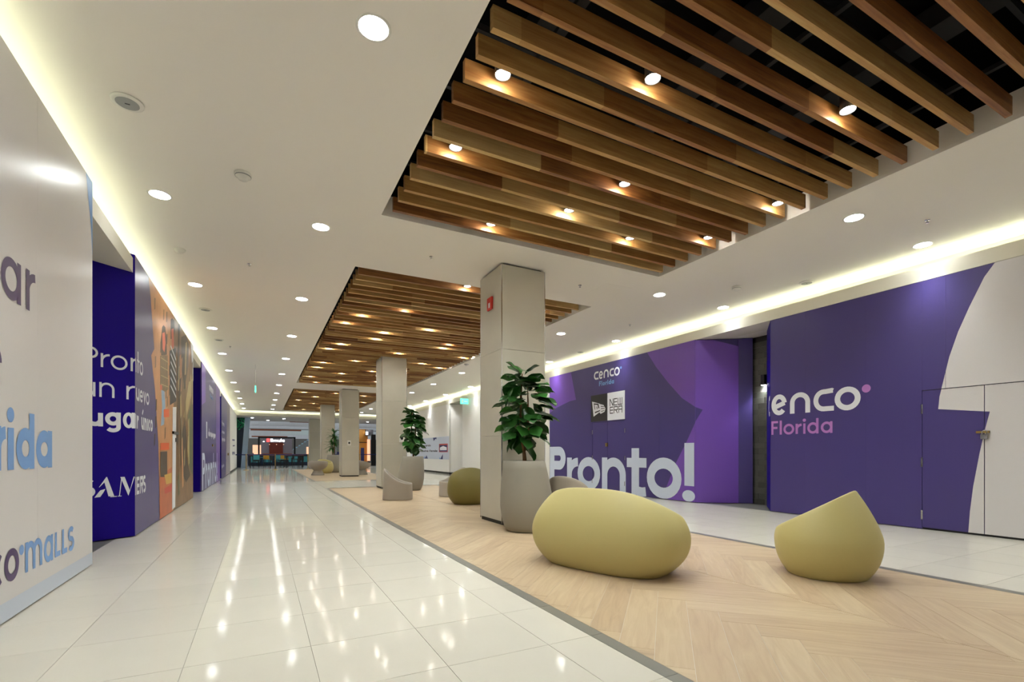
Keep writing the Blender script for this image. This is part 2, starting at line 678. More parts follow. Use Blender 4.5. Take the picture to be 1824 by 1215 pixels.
xl = [-1.72, -1.0, -0.37, 0.262, 0.894, 1.526, K0]
xr = [K3, 6.19, 6.822, 7.454, 8.086, 8.86]
rows = [1.84 + T * k for k in range(-2, 60)]
far = MB()
for i, y0 in enumerate(rows):
    y1 = y0 + T
    if y1 > 36.6:
        break
    for j in range(6):
        if y0 < 18.4:
            tile_obj(xl[j], xl[j + 1], y0, y1, 'tile')
        else:
            far.box(xl[j] + .002, xl[j + 1] - .002, y0 + .002, y1 - .002, -0.012, 0)
    for j in range(5):
        if y0 < 13:
            tile_obj(xr[j], xr[j + 1], y0, y1, 'tile')
        else:
            far.box(xr[j] + .002, xr[j + 1] - .002, y0 + .002, y1 - .002, -0.012, 0)
    if WOOD[0][1] < y0 + .3 < WOOD[1][0] or y0 > WOOD[1][1]:
        for j in range(6):
            a = K0 + (K3 - K0) * j / 6
            far.box(a + .002, a + (K3 - K0) / 6 - .002, y0 + .002, y1 - .002, -0.012, 0)
    elif y0 < WOOD[0][1]:
        tile_obj(K0, K1, y0, y1, 'kerb', 'border_tile')
        tile_obj(K2, K3, y0, y1, 'kerb', 'border_tile')
    else:
        tile_obj(K0, K1, y0, y1, 'kerb', 'border_tile')
        tile_obj(K2, K3, y0, y1, 'kerb', 'border_tile')
far.box(-1.72, 1.83, YB, rows[0] - .002, -0.012, 0)
far.box(5.56, 8.86, YB, rows[0] - .002, -0.012, 0)
far.build('tile_field', 'tile', floor, kind='stuff', label='cream floor tiles further off')
st = MB().box(-3.3, -1.724, YB, 36.6, -0.012, -0.001).box(8.864, 10.5, YB, 36.6, -0.012, -0.001)
st.build('threshold_stone', 'dark_stone', floor, label='dark grey stone threshold strip')

# herringbone planks
PL, PW = 1.26, 0.21
q2 = math.sqrt(0.5)


def planks(x0, x1, y0, y1, ox, oy):
    out = []
    for k in range(-3, 5):
        for j in range(-40, 160):
            for vert in (0, 1):
                if vert:
                    u0, u1, v0, v1 = j * PW + PL, (j + 1) * PW + PL, (j + 1) * PW - PL, (j + 1) * PW
                else:
                    u0, u1, v0, v1 = j * PW, j * PW + PL, j * PW, (j + 1) * PW
                u0 += k * PL
                u1 += k * PL
                v0 -= k * PL
                v1 -= k * PL
                cu, cv = (u0 + u1) / 2, (v0 + v1) / 2
                cx, cy = ox + (cu - cv) * q2, oy + (cu + cv) * q2
                if cx < x0 - 1 or cx > x1 + 1 or cy < y0 - 1 or cy > y1 + 1:
                    continue
                g = 0.0012
                P = [(ox + (u - v) * q2, oy + (u + v) * q2) for u, v in ((u0 + g, v0 + g), (u1 - g, v0 + g), (u1 - g, v1 - g), (u0 + g, v1 - g))]
                P = clip_rect(P, x0, x1, y0, y1)
                if len(P) < 3:
                    continue
                ar = abs(sum(P[i][0] * P[(i + 1) % len(P)][1] - P[(i + 1) % len(P)][0] * P[i][1] for i in range(len(P)))) / 2
                if ar < 0.003:
                    continue
                out.append((cy, cx, vert, P))
    return out


allp = []
for (y0, y1) in WOOD:
    for xa, xb in ((K1 + .002, 3.733), (3.739, K2 - .002)):
        allp += planks(xa, xb, y0, y1, xa + .11, 0.05)
allp.sort()
fieldp = MB()
for i, (cy, cx, vert, P) in enumerate(allp):
    if i < 285:
        a = R(135 if vert else 45)
        ca, sa = math.cos(a), math.sin(a)
        loc = [((x - cx) * ca + (y - cy) * sa, -(x - cx) * sa + (y - cy) * ca) for x, y in P]
        MB().prism(loc, -0.012, 0.0).build('plank', 'floor_plank', floor, loc=(cx, cy, 0), rot=(0, 0, a))
    else:
        fieldp.prism(P, -0.012, 0.0)
fieldp.build('plank_field', 'floor_plank', floor, kind='stuff', label='wood-look planks further off')

# ceiling with three openings
cm = MB()
cm.box(-2.1, RX0, YB, YE + .3, CZ, CZ + .03).box(RX1, 9.4, YB, YE + .3, CZ, CZ + .03)
cm.box(RX0, RX1, YB, REC[0][0], CZ, CZ + .03)
for a, b in ((REC[0][1], REC[1][0]), (REC[1][1], REC[2][0]), (REC[2][1], YE + .3)):
    cm.box(RX0, RX1, a, b, CZ, CZ + .03)
struct('ceiling', cm, 'ceiling_paint')
for i, (a, b) in enumerate(REC):
    u = MB()
    u.box(RX0 - .02, RX0, a - .02, b + .02, CZ + .0305, 4.42).box(RX1, RX1 + .02, a - .02, b + .02, CZ + .0305, 4.42)
    u.box(RX0, RX1, a - .02, a, CZ + .0305, 4.42).box(RX0, RX1, b, b + .02, CZ + .0305, 4.42)
    struct('trim_%d' % (i + 1), u, 'ceiling_paint', 'painted upstand around a slatted ceiling opening')
    p = MB()
    p.box(RX0 - .6, RX1 + .6, a - .6, b + .6, 5.3, 5.34)
    p.box(RX0 - .62, RX0 - .6, a - .6, b + .6, 4.30, 5.3).box(RX1 + .6, RX1 + .62, a - .6, b + .6, 4.30, 5.3)
    p.box(RX0 - .6, RX1 + .6, a - .62, a - .6, 4.30, 5.3).box(RX0 - .6, RX1 + .6, b + .6, b + .62, 4.30, 5.3)
    struct('ceiling_void_%d' % (i + 1), p, 'plenum', 'black void above the slats')

# walls behind the hoardings, wall behind the camera, fascias with light coves
struct('wall_left', MB().box(-3.45, -3.4, YB, YE, 0, 5.2), 'grey_wall')
struct('wall_right', MB().box(10.6, 10.65, YB, YE, 0, 5.2), 'grey_wall')
struct('wall_back', MB().box(-3.4, 10.6, YB - .05, YB, 0, 5.2), 'white_wall')
cl = MB()
cl.box(-1.60, -1.55, YB, YE, 3.60, 3.80).box(-2.1, -1.60, YB, YE, 3.60, 3.63).box(-2.15, -2.1, YB, YE + .5, 3.60, CZ + .03)
struct('trim_4', cl, 'cream_trim', 'cream cove lip along the left wall')
cr_ = MB()
cr_.box(8.80, 8.86, YB, YE, 3.72, 3.93).box(8.86, 9.35, YB, YE, 3.72, 3.75).box(9.35, 9.4, YB, YE + .5, 3.72, CZ + .03)
struct('trim_5', cr_, 'cream_trim', 'cream cove lip along the right wall')
ce = MB()
ce.box(-1.55, 8.80, YE, YE + .05, 3.80, 4.0).box(-1.55, 8.8, YE + .05, YE + .5, 3.80, 3.83).box(-2.1, 9.4, YE + .5, YE + .55, 3.8, CZ + .03)
struct('trim_6', ce, 'cream_trim', 'cream cove lip across the far end')
sf = MB()
sf.box(-3.4, -2.1, YB, YE, 3.60, 3.63).box(9.4, 10.6, YB, YE, 3.72, 3.75)
struct('soffit', sf, 'ceiling_paint', 'lower ceiling behind the coves')


def led(x0, x1, y0, y1, z, axis, n, label):
    mb = MB()
    for k in range(n):
        if axis == 'y':
            a, b = y0 + (y1 - y0) * k / n, y0 + (y1 - y0) * (k + 1) / n
            mb.add([(x0, a, z), (x1, a, z), (x1, b, z), (x0, b, z)], [(0, 1, 2, 3)])
        else:
            a, b = x0 + (x1 - x0) * k / n, x0 + (x1 - x0) * (k + 1) / n
            mb.add([(a, y0, z), (b, y0, z), (b, y1, z), (a, y1, z)], [(0, 1, 2, 3)])
    return mb.build('light_strip', 'led', label=label, cat='light strip')


led(-1.79, -1.745, YB + .2, YE - .1, 3.865, 'y', 45, 'continuous light strip hidden in the cove along the left wall')
led(9.0, 9.06, YB + .2, YE - .1, 3.905, 'y', 45, 'continuous light strip hidden in the cove along the right wall')
led(-1.5, 8.75, YE + .2, YE + .26, 3.975, 'x', 10, 'continuous light strip hidden in the cove above the far opening')

# ------------------------------------------------------------------ slats and spotlights
SP, SW, SH = 0.264, 0.05, 0.165
slat_mesh = MB().box(-2.245, 2.245, -SW / 2, SW / 2, 0, SH).mesh('slat')
slat_mesh.materials.append(MATS['slat_wood'])
names = ('nearest slatted wooden ceiling, overhead in front of the column',
         'long slatted wooden ceiling behind the first column',
         'farthest slatted wooden ceiling before the food court')
gaps = []
for i, (a, b) in enumerate(REC):
    t = thing('slat_ceiling', names[i], 'slat ceiling', ((RX0 + RX1) / 2, b, CZ), group='slatted ceilings')
    y = b - 0.15
    gy = []
    while y > a + 0.12:
        link('slat', slat_mesh, None, t, loc=(0, y - SW / 2 - b, 0.0))
        gy.append(y - SW - (SP - SW) / 2)
        y -= SP
    for xx in (-1.7, 0.0, 1.7):
        MB().box(xx - .02, xx + .02, a - b + .1, -.1, SH + .001, SH + .04).build('carrier_rail', 'void_metal', t)
    gaps.append(gy)
MB().tube([(2.0, 2.62, 4.62), (6.4, 2.62, 4.62)], 0.03, 10).build('sprinkler_pipe', 'red_pipe', label='red sprinkler pipe above the near wooden slats', cat='pipe')
dm = MB()
for k in range(9):
    dm.box(0.9, 6.5, 0.15 + k * .75, 0.19 + k * .75, 4.86, 4.92)
for xx in (2.2, 3.9, 5.4):
    dm.box(xx, xx + .3, -0.4, 6.5, 5.0, 5.2)
dm.build('ducting', 'void_metal', label='dim ducts and rails in the dark ceiling void', cat='ducting')


def lamp(name, loc, watts, size, angle, blend, parent):
    d = bpy.data.lights.new(name, 'SPOT')
    d.energy = watts
    d.color = WARM
    d.shadow_soft_size = size
    d.spot_size = R(angle)
    d.spot_blend = blend
    o = bpy.data.objects.new(name, d)
    COL.objects.link(o)
    o.parent = parent
    o.location = loc
    return o


sp_body = MB().lathe([(0.062, -0.005), (0.066, -0.005), (0.066, 0.13), (0.05, 0.15), (0.05, 0.13), (0.062, 0.03)], 20, caps=False).mesh('housing', True)
sp_lens = MB().lathe([(0.0005, 0.006), (0.06, 0.006), (0.06, 0.02), (0.0005, 0.02)], 20, caps=False).mesh('lens')
sp_body.materials.append(MATS['black'])
sp_lens.materials.append(MATS['spot_lens'])
spots = [[(1.741, 3.509), (2.851, 3.001), (4.662, 2.445), (1.734, 4.571), (3.684, 4.267), (5.647, 3.721), (3.461, 5.069), (2.742, 5.899), (4.686, 5.333), (5.663, 4.786)],
         [(3.381, 8.21), (5.25, 8.85), (2.746, 10.049), (1.993, 10.864), (1.767, 11.868), (2.778, 12.155), (3.702, 11.395), (2.731, 13.182), (4.71, 12.707), (2.001, 14.2), (1.765, 14.943),
          (4.715, 13.454), (3.747, 14.525), (5.78, 14.361), (2.785, 16.394), (1.866, 17.249), (4.878, 15.951), (1.77, 18.249), (3.7, 18.3), (2.75, 19.3), (1.75, 20.6), (4.7, 18.0), (5.7, 16.6), (3.0, 21.6), (4.4, 20.9), (2.1, 22.2)],
         [(1.9, 26.4), (3.4, 26.0), (4.9, 26.6), (2.6, 28.2), (4.2, 28.6), (1.9, 30.2), (5.5, 30.0), (2.9, 32.0), (4.6, 32.6), (1.9, 34.2), (3.6, 35.0), (2.6, 36.8), (5.0, 36.4)]]
where = ('near slatted ceiling', 'long middle slatted ceiling', 'farthest slatted ceiling')
for i, L_ in enumerate(spots):
    for n_, (x, y) in enumerate(sorted(L_, key=lambda p: math.hypot(*p))):
        yy = min(gaps[i], key=lambda g: abs(g - y))
        t = thing('spotlight', 'small black spotlight between slats of the %s, %s to the camera' % (where[i], ORD[n_] if n_ == 0 else ORD[n_] + ' closest'), 'spotlight', (x, yy, 4.214), group='spotlights between the ceiling slats')
        link('housing', sp_body, None, t)
        link('lens', sp_lens, None, t)
        lamp('spot_lamp', (0, 0, -0.012), SPOT_W * (1.0, .62, .55)[i], 0.05, 120, 0.9, t)
        d = bpy.data.lights.new('bulb_glow', 'POINT')
        d.energy = 2.6
        d.color = (1.0, 0.95, 0.86)
        d.shadow_soft_size = 0.03
        o = bpy.data.objects.new('bulb_glow', d)
        COL.objects.link(o)
        o.parent = t
        o.location = (0, 0, -0.035)

# ------------------------------------------------------------------ recessed downlights
dl_ring = MB().lathe([(0.100, 0.0), (0.118, -0.004), (0.124, 0.0), (0.124, 0.01), (0.1, 0.02)], 28, caps=False).mesh('trim_ring', True)
dl_ring.materials.append(MATS['white_plastic'])
dl_lens = MB().lathe([(0.0005, -0.002), (0.101, -0.002), (0.101, 0.0), (0.0005, 0.0)], 28, caps=False).mesh('lens')
dl_lens.materials.append(MATS['lens'])
colname = ('row beside the left cove', 'row between left cove and wooden slats', 'row between wooden slats and right cove', 'row beside the right cove')
for ci, x in enumerate((-1.05, 0.708, 6.75, 8.52)):
    n_ = 0
    for k in range(-2, 11):
        y = 3.5 + 3.415 * k
        t = thing('downlight', 'round white recessed downlight', 'downlight', (x, y, CZ - .0005), group='recessed ceiling downlights')
        if y > 3:
            t['label'] = 'round recessed downlight in the %s, %s' % (colname[ci], ORD[n_] + ' in view' if n_ == 0 else ORD[n_] + ' from the camera')
            n_ += 1
        else:
            t['label'] = 'recessed downlight out of view, %s, row %s' % (colname[ci], 'one' if k == -2 else 'two')
        link('trim_ring', dl_ring, None, t)
        link('lens', dl_lens, None, t)
        lamp('down_lamp', (0, 0, -0.01), DOWN_W * (.8 if ci in (0, 3) else 1.1), 0.09, 92 if ci in (0, 3) else 128, 1.0 if ci in (0, 3) else 0.8, t)

# ------------------------------------------------------------------ columns
for k, y0 in enumerate(COLY):
    lab = ('nearest stone-clad square column with a red alarm sign, behind the big planter', 'second stone-clad column, with a small white wall box, beside the second fig tree',
           'third stone-clad column with a small white box, before the bowl chairs', 'fourth stone-clad column, behind the potted dracaena', 'farthest stone-clad column at the far opening')[k]
    x0, W, D = 3.37, 0.80, 0.84
    t = thing('column', lab, 'column', (x0, y0, 0), group='stone-clad columns')
    ztop = CZ if k < 4 else 3.8
    MB().box(.022, W - .022, .022, D - .022, .06, ztop - .035 if k not in (1, 3) else ztop).build('core', 'joint', t)
    MB().box(.05, W - .05, .05, D - .05, ztop - .035, ztop).build('shadow_gap', 'dark_gap', t)
    zs = [.06, 1.42, 2.79, ztop - .03] if k != 4 else [.06, 1.42, 2.79, ztop - .02]
    if k in (1, 3):
        zs = [.06, 1.42, 2.79, ztop + .08]
        MB().box(.031, W - .031, .031, D - .031, ztop, ztop + .09).build('core', 'dark_gap', t)
    g = .0025
    for a, b in zip(zs, zs[1:]):
        MB().box(.012, W - .012, 0, .028, a + g, b - g).build('stone_panel', 'column_stone', t)
        MB().box(.012, W - .012, D - .028, D, a + g, b - g).build('stone_panel', 'column_stone', t)
        MB().box(0, .028, .012, D - .012, a + g, b - g).build('stone_panel', 'column_stone', t)
        MB().box(W - .028, W, .012, D - .012, a + g, b - g).build('stone_panel', 'column_stone', t)
    for cx_, cy_ in ((0, 0), (W - .011, 0), (0, D - .011), (W - .011, D - .011)):
        MB().box(cx_, cx_ + .011, cy_, cy_ + .011, .03, zs[-1]).build('corner_trim', 'chrome', t)
    MB().box(.02, W - .02, .02, D - .02, 0.001, .058).build('plinth', 'dark_gap', t)
t = thing('alarm_sign', 'small red fire alarm sign high on the nearest column', 'sign', (3.368, 7.18, 3.5))
MB().box(-.03, 0, -.005, .17, 0, .20).build('plate', 'red_sign', t)
MB().box(-.034, -.03, .05, .11, .03, .11).build('print', 'print_white', t)
for k, x, lab in ((1, 4.0, 'small white box with black dial on the second column'), (2, 3.71, 'small white box with black dial on the third column')):
    t = thing('wall_box', lab, 'wall box', (x, COLY[k] - .001, 1.48), group='white boxes on columns')
    MB().box(-.08, .08, -.03, 0, 0, .24).build('case', 'white_plastic', t)
    MB().add([(0.045 * math.cos(a * .5236), -.032, .12 + .05 * math.sin(a * .5236)) for a in range(12)], [tuple(range(12))]).build('dial', 'black', t)

# ------------------------------------------------------------------ hoardings


def hoarding(name, label, group='printed hoardings'):
    return thing(name, label, 'hoarding', kind='thing', group=group)


def panel_y(t, x, y0, y1, z0, z1, m, side, name='panel', th=.03, g=.0006):
    """upright sheet in plane x (its visible face), side +1 faces +x"""
    a, b = (x - th, x) if side > 0 else (x, x + th)
    return MB().box(a, b, y0 + g, y1 - g, z0, z1).build(name, m, t)


# -- left, nearest: white hoarding
FL = Face((XL, 0), (0, 1), (1, 0))
h1 = hoarding('hoarding', 'white hoarding with dark violet and light blue lettering, nearest on the left')
for a, b in zip([YB + .01, -3.5, -1.1, 1.3, 3.74, 5.0, 6.365][:-1], [YB + .01, -3.5, -1.1, 1.3, 3.74, 5.0, 6.365][1:]):
    panel_y(h1, XL, a, b, .012, 3.91, 'vinyl_white', 1)
MB().box(XL - .6, XL - .031, 6.33, 6.36, .012, 3.59).build('end_panel', 'vinyl_white', h1)
decal([[(YB + .02, .012), (6.36, .012), (6.36, .135), (YB + .02, .17)]], FL, .002, 'print_band', h1, 'skirting_print', 'pale blue-grey band along the foot')
decal([[(6.15, 3.905), (6.36, 3.905), (6.36, 3.15), (6.31, 3.45)]], FL, .002, 'print_sky', h1, 'print', 'light blue wedge at the top corner')
ar = glyph('l', 3.86, 3.93, 2.2, 2.5, .06, asc=2.6) + glyph('a', 4.40, 4.70, 2.2, 2.49, .062) + glyph('r', 4.783, 4.95, 2.2, 2.50, .062)
ar += glyph('g', 4.02, 4.33, 2.2, 2.49, .062)
ar += glyph('e', 4.10, 4.41, 1.60, 1.88, .062)
decal(ar, FL, .002, 'print_violet', h1, 'lettering', 'dark violet letters')
rd = glyph('r', 4.32, 4.467, 1.03, 1.325, .085) + [dot(4.542, 1.409, .055, .052)]
rd += glyph('I', 4.494, 4.59, 1.03, 1.32, .095) + glyph('d', 4.625, 4.93, 1.027, 1.33, .09, asc=1.44) + glyph('a', 4.965, 5.285, 1.027, 1.325, .092)
rd += glyph('o', 3.98, 4.28, 1.03, 1.325, .09)
decal(rd, FL, .002, 'print_sky', h1, 'lettering', 'light blue bold letters rida')
co = glyph('o', 4.45, 4.668, .262, .488, .05) + glyph('c', 4.215, 4.45, .262, .488, .05) + glyph('n', 3.98, 4.18, .27, .488, .05)
decal(co, FL, .002, 'print_violet', h1, 'lettering', 'dark violet letters co')
ml = [dot(4.714, .449, .04, .037)] + glyph('m', 4.772, 5.08, .27, .49, .047) + glyph('a', 5.118, 5.305, .262, .478, .047)
ml += glyph('L', 5.344, 5.468, .27, .48, .045) + glyph('L', 5.507, 5.63, .266, .483, .045) + glyph('S', 5.652, 5.81, .258, .482, .045)
decal(ml, FL, .002, 'print_sky', h1, 'lettering', 'light blue letters malls')

# -- left, second: purple and mural hoarding
h2 = hoarding('hoarding', 'deep purple hoarding with a photo mural of shoppers and Pronto un nuevo lugar único')
CC, CE = Vector((XL, 8.25)), Vector((-2.55, 7.45))
cd = (CE - CC).normalized()                       # along the chamfer, away from the hall
cn = Vector((-cd.y, cd.x))
if cn.x < 0:
    cn = -cn
L2 = (CE - CC).length
pp = [CC, CE, CE - cn * .03, CC - cn * .03]
MB().prism([(p.x, p.y) for p in pp], .012, 3.85).build('panel', 'vinyl_purple_shaded', h2, label='angled end panel, its shade painted as saturated blue')
ys = [8.252, 9.38, 10.6, 11.38, 12.45, 13.5, 14.6]
for a, b in zip(ys, ys[1:]):
    panel_y(h2, XL, a, b, .012, 3.85 if a < 11 else 3.83, 'vinyl_purple', 1)
MB().box(XL - 1.4, XL - .031, 14.56, 14.60, .012, 3.59).build('end_panel', 'vinyl_purple', h2)
rc = [(8.252, 14.6, .012, 3.845)]
mur = [
    ('m_tan', [(9.16, 3.79), (9.31, 3.56), (9.37, 3.36), (9.59, 2.82), (9.34, 2.67), (9.65, 2.17), (9.95, 1.26), (10.06, 0.0), (11.54, 0.0), (11.54, 4.09), (9.16, 3.97)]),
    ('m_brown', [(11.54, 4.09), (11.54, 0.0), (14.6, 0.0), (14.6, 3.9)]),
    ('m_dark', [(10.28, 3.33), (10.43, 3.4), (10.6, 3.4), (10.72, 3.22), (10.77, 2.94), (10.56, 2.89), (10.19, 2.82), (10.13, 3.03)]),
    ('m_face', [(10.3, 3.23), (10.54, 3.3), (10.62, 3.12), (10.51, 2.93), (10.33, 2.96)]),
    ('m_coat', [(10.1, 2.8), (10.83, 2.94), (10.91, 2.32), (10.47, 2.21), (10.1, 2.22)]),
    ('m_jeans', [(10.19, 2.23), (10.51, 2.24), (10.6, 2.0), (10.47, 1.65), (10.15, 1.6), (10.28, 1.94)]),
    ('m_face', [(10.06, 2.3), (10.28, 2.33), (10.28, 2.24), (10.1, 2.21)]),
    ('m_dark', [(11.17, 3.68), (11.35, 3.75), (11.59, 3.76), (11.66, 3.57), (11.54, 3.39), (11.17, 3.31)]),
    ('m_face', [(11.24, 3.51), (11.52, 3.59), (11.56, 3.24), (11.31, 3.15)]),
    ('m_jacket', [(11.04, 3.06), (11.79, 3.26), (11.84, 2.19), (11.08, 2.04)]),
    ('m_green', [(13.59, 1.99), (14.49, 2.54), (14.45, 0.59), (13.86, 0.8)]),
    ('m_dark', [(12.53, 3.63), (13.26, 3.84), (13.79, 3.72), (13.69, 3.19), (13.04, 2.56), (12.59, 2.97)]),
    ('m_beige', [(12.88, 1.94), (14.04, 3.1), (14.49, 2.93), (14.49, 2.73), (13.26, 1.88)]),
    ('m_dark', [(12.47, 1.42), (13.13, 1.96), (13.32, 1.53), (13.26, 1.08), (14.04, 0.6), (13.26, 0.46), (12.59, 0.75)]),
    ('m_floor', [(10.02, 0.74), (11.31, 0.87), (11.31, 0.014), (10.06, 0.014)]),
    ('m_dark', [(10.1, 1.16), (10.77, 1.17), (10.77, 0.7), (10.1, 0.73)]),
    ('m_yellow', [(10.47, 0.75), (11.26, 0.76), (11.26, 0.57), (10.66, 0.57)]),
    ('m_orange', [(10.41, 1.91), (10.98, 1.96), (10.98, 1.81), (10.41, 1.77)]),
    ('m_orange', [(10.1, 1.31), (10.98, 1.33), (10.98, 1.2), (10.1, 1.19)]),
    ('print_red', [(10.47, 0.51), (11.31, 0.55), (11.22, 0.41), (10.51, 0.41)]),
    ('print_white', [(11.38, 2.03), (11.84, 2.07), (11.69, 0.06), (11.31, 0.04)]),
    ('print_white', [(13.94, 4.09), (14.59, 3.97), (14.59, 2.97), (14.53, 2.93)]),
]
for i, (m, P) in enumerate(mur):
    decal(clipped(P, rc), FL, .0015 + .0003 * i, m, h2, 'mural_print')
rgm = random.Random(11)
for k in range(26):
    ya = rgm.uniform(11.9, 14.4)
    zb = rgm.uniform(.1, 3.0)
    hh = rgm.uniform(.4, 1.3)
    ww = rgm.uniform(.06, .28)
    sl = rgm.uniform(-.15, .25)
    decal(clipped([(ya, zb), (ya + ww, zb + .05), (ya + ww + sl, zb + hh), (ya + sl * .8, zb + hh - .08)], rc), FL, .0058 + .0001 * k, rgm.choice(['m_dark', 'm_beige', 'm_brown', 'm_tan', 'm_coat', 'm_green']), h2, 'mural_print')
for k in range(16):
    ya = rgm.uniform(9.5, 11.2)
    zb = rgm.uniform(1.2, 3.6)
    decal(clipped([(ya, zb), (ya + .1, zb + .04), (ya + .12, zb + .22), (ya + .02, zb + .2)], rc), FL, .0016 + .00001 * k, rgm.choice(['m_coat', 'm_dark', 'm_brown']), h2, 'mural_print')
stp = []
for k in range(6):
    z = 2.3 + k * .15
    stp += stroke([(11.12, z + .12), (11.78, z - .04)], .045)
decal(stp, FL, .0095, 'print_white', h2, 'mural_print')
stp = []
for k in range(4):
    stp += stroke([(10.2 + k * .2, 2.3), (10.2 + k * .2, 2.82)], .02)
    stp += stroke([(10.12, 2.32 + k * .15), (10.88, 2.36 + k * .15)], .015)
decal(stp, FL, .0095, 'm_beige', h2, 'mural_print')
MB().box(XL, XL + .035, 11.35, 12.0, 1.51, 1.56).build('latch', 'black_gloss', h2, label='black door latch bar')
MB().box(XL, XL + .02, 11.70, 11.78, 1.36, 1.44).build('lock', 'black_gloss', h2)
FC = Face((CC.x, CC.y), (-cd.x, -cd.y), (cn.x, cn.y))    # s negative left of the corner
ch = glyph('P', -.62, -.424, 2.252, 2.50, .027) + glyph('r', -.396, -.296, 2.256, 2.436, .027) + glyph('o', -.285, -.091, 2.248, 2.44, .027)
ch += stroke([(-.041, 2.254), (-.041, 2.435)], .027) + stroke([(-.041, 2.36), (-.03, 2.395), (-.001, 2.42)], .026)
ch += glyph('u', -.62, -.453, 1.867, 2.05, .027) + glyph('n', -.412, -.243, 1.868, 2.06, .027)
ch += stroke([(-.091, 1.867), (-.091, 2.05)], .027) + stroke([(-.091, 1.97), (-.07, 2.02), (-.03, 2.042), (-.001, 2.042)], .027)
ch += glyph('l', -.63, -.58, 1.48, 1.66, .05, asc=1.76) + glyph('u', -.55, -.371, 1.487, 1.66, .055) + glyph('g', -.348, -.17, 1.505, 1.68, .052, desc=1.415)
ch += glyph('o', -.146, -.008, 1.478, 1.69, .042) + stroke([(-.022, 1.478), (-.022, 1.69)], .04)
ch += glyph('S', -.62, -.455, .575, .81, .05)
decal(ch, FC, .002, 'print_white', h2, 'lettering', 'white words Pronto un nuevo lugar')
se = [[(-.464, .57), (-.40, .575), (-.36, .64), (-.345, .675), (-.40, .66), (-.43, .62)],
      [(-.335, .829), (-.325, .829), (-.245, .575), (-.31, .575), (-.355, .76), (-.41, .70), (-.415, .70)],
      [(-.29, .563), (-.215, .563), (-.215, .572), (-.29, .572)],
      [(-.19, .572), (-.18, .572), (-.155, .815), (-.165, .815)], [(-.205, .565), (-.16, .565), (-.16, .572), (-.205, .572)],
      [(-.175, .822), (-.125, .822), (-.06, .63), (-.08, .565)], [(-.08, .565), (-.07, .60), (-.003, .82), (-.018, .82)]]
decal(se[:3], FC, .0022, 'print_white', h2, 'letter', 'white serif letter A')
decal(se[3:], FC, .0022, 'print_white', h2, 'letter', 'white serif letter M')
ft = stroke([(8.30, 2.255), (8.30, 2.36), (8.27, 2.43), (8.253, 2.43)], .035)
ft += stroke([(8.42, 2.26), (8.42, 2.56)], .05) + stroke([(8.36, 2.43), (8.52, 2.43)], .03) + glyph('o', 8.52, 8.74, 2.255, 2.45, .038)
ft += glyph('u', 8.30, 8.50, 1.868, 2.045, .045) + glyph('e', 8.53, 8.74, 1.868, 2.045, .038) + glyph('v', 8.76, 8.94, 1.87, 2.045, .045) + glyph('o', 8.95, 9.175, 1.868, 2.05, .038)
ft += stroke([(8.275, 1.48), (8.275, 1.68)], .05) + glyph('r', 8.34, 8.46, 1.48, 1.665, .06)
ft += glyph('u', 8.62, 8.80, 1.48, 1.66, .06) + stroke([(8.70, 1.70), (8.76, 1.77)], .04) + glyph('n', 8.84, 9.01, 1.48, 1.66, .06) + glyph('I', 9.04, 9.10, 1.48, 1.66, .06) + glyph('c', 9.12, 9.27, 1.48, 1.66, .055) + glyph('o', 9.28, 9.46, 1.478, 1.665, .055)
ft += glyph('E', 8.33, 8.50, .565, .81, .05) + glyph('R', 8.54, 8.74, .565, .81, .05) + glyph('S', 8.76, 8.935, .56, .815, .05) + stroke([(8.265, .565), (8.265, .815)], .03)
decal(ft, FL, .002, 'print_white', h2, 'lettering', 'white words nto nuevo único')

# -- left, third: purple hoarding
h3 = hoarding('hoarding', 'purple hoarding with a pale Pronto! along its foot, third on the left')
for a, b in zip([16.6, 18.9, 20.1, 21.4, 23.6], [18.9, 20.1, 21.4, 23.6]):
    panel_y(h3, XL, a, b, .012, 3.78, 'vinyl_purple', 1)
MB().box(-2.7, XL - .031, 16.6, 16.63, .012, 3.59).build('end_panel', 'vinyl_purple_shaded', h3)
rc3 = [(16.6, 23.6, .012, 3.78)]
decal(clipped([(16.6, 3.78), (17.7, 3.78), (17.76, 2.72), (16.6, 2.52)], rc3), FL, .002, 'vinyl_lilac', h3, 'print')
decal(clipped([(21.6, 3.78), (23.6, 3.78), (23.6, 0), (21.8, 0)], rc3), FL, .002, 'vinyl_lilac', h3, 'print')
decal(word('Pronto!', 16.75, 22.3, .03, .80, .2, 1.13), FL, .003, 'print_pale', h3, 'lettering', 'pale word Pronto!')
decal(glyph('|', 17.8, 18.3, 1.6, 2.12, .3) + word('despegar', 18.6, 21.4, 1.68, 1.84, .09, 1.94), FL, .003, 'print_white', h3, 'lettering', 'white word despegar')
decal(word('cenco', 18.9, 20.4, 3.22, 3.42, .09), FL, .003, 'print_white', h3, 'lettering', 'white word cenco')
decal(word('Florida', 19.2, 20.3, 3.0, 3.1, .06), FL, .003, 'print_sky', h3, 'lettering', 'blue word Florida')
MB().box(XL, XL + .03, 20.0, 20.3, 1.36, 1.44).build('lock', 'brass', h3)

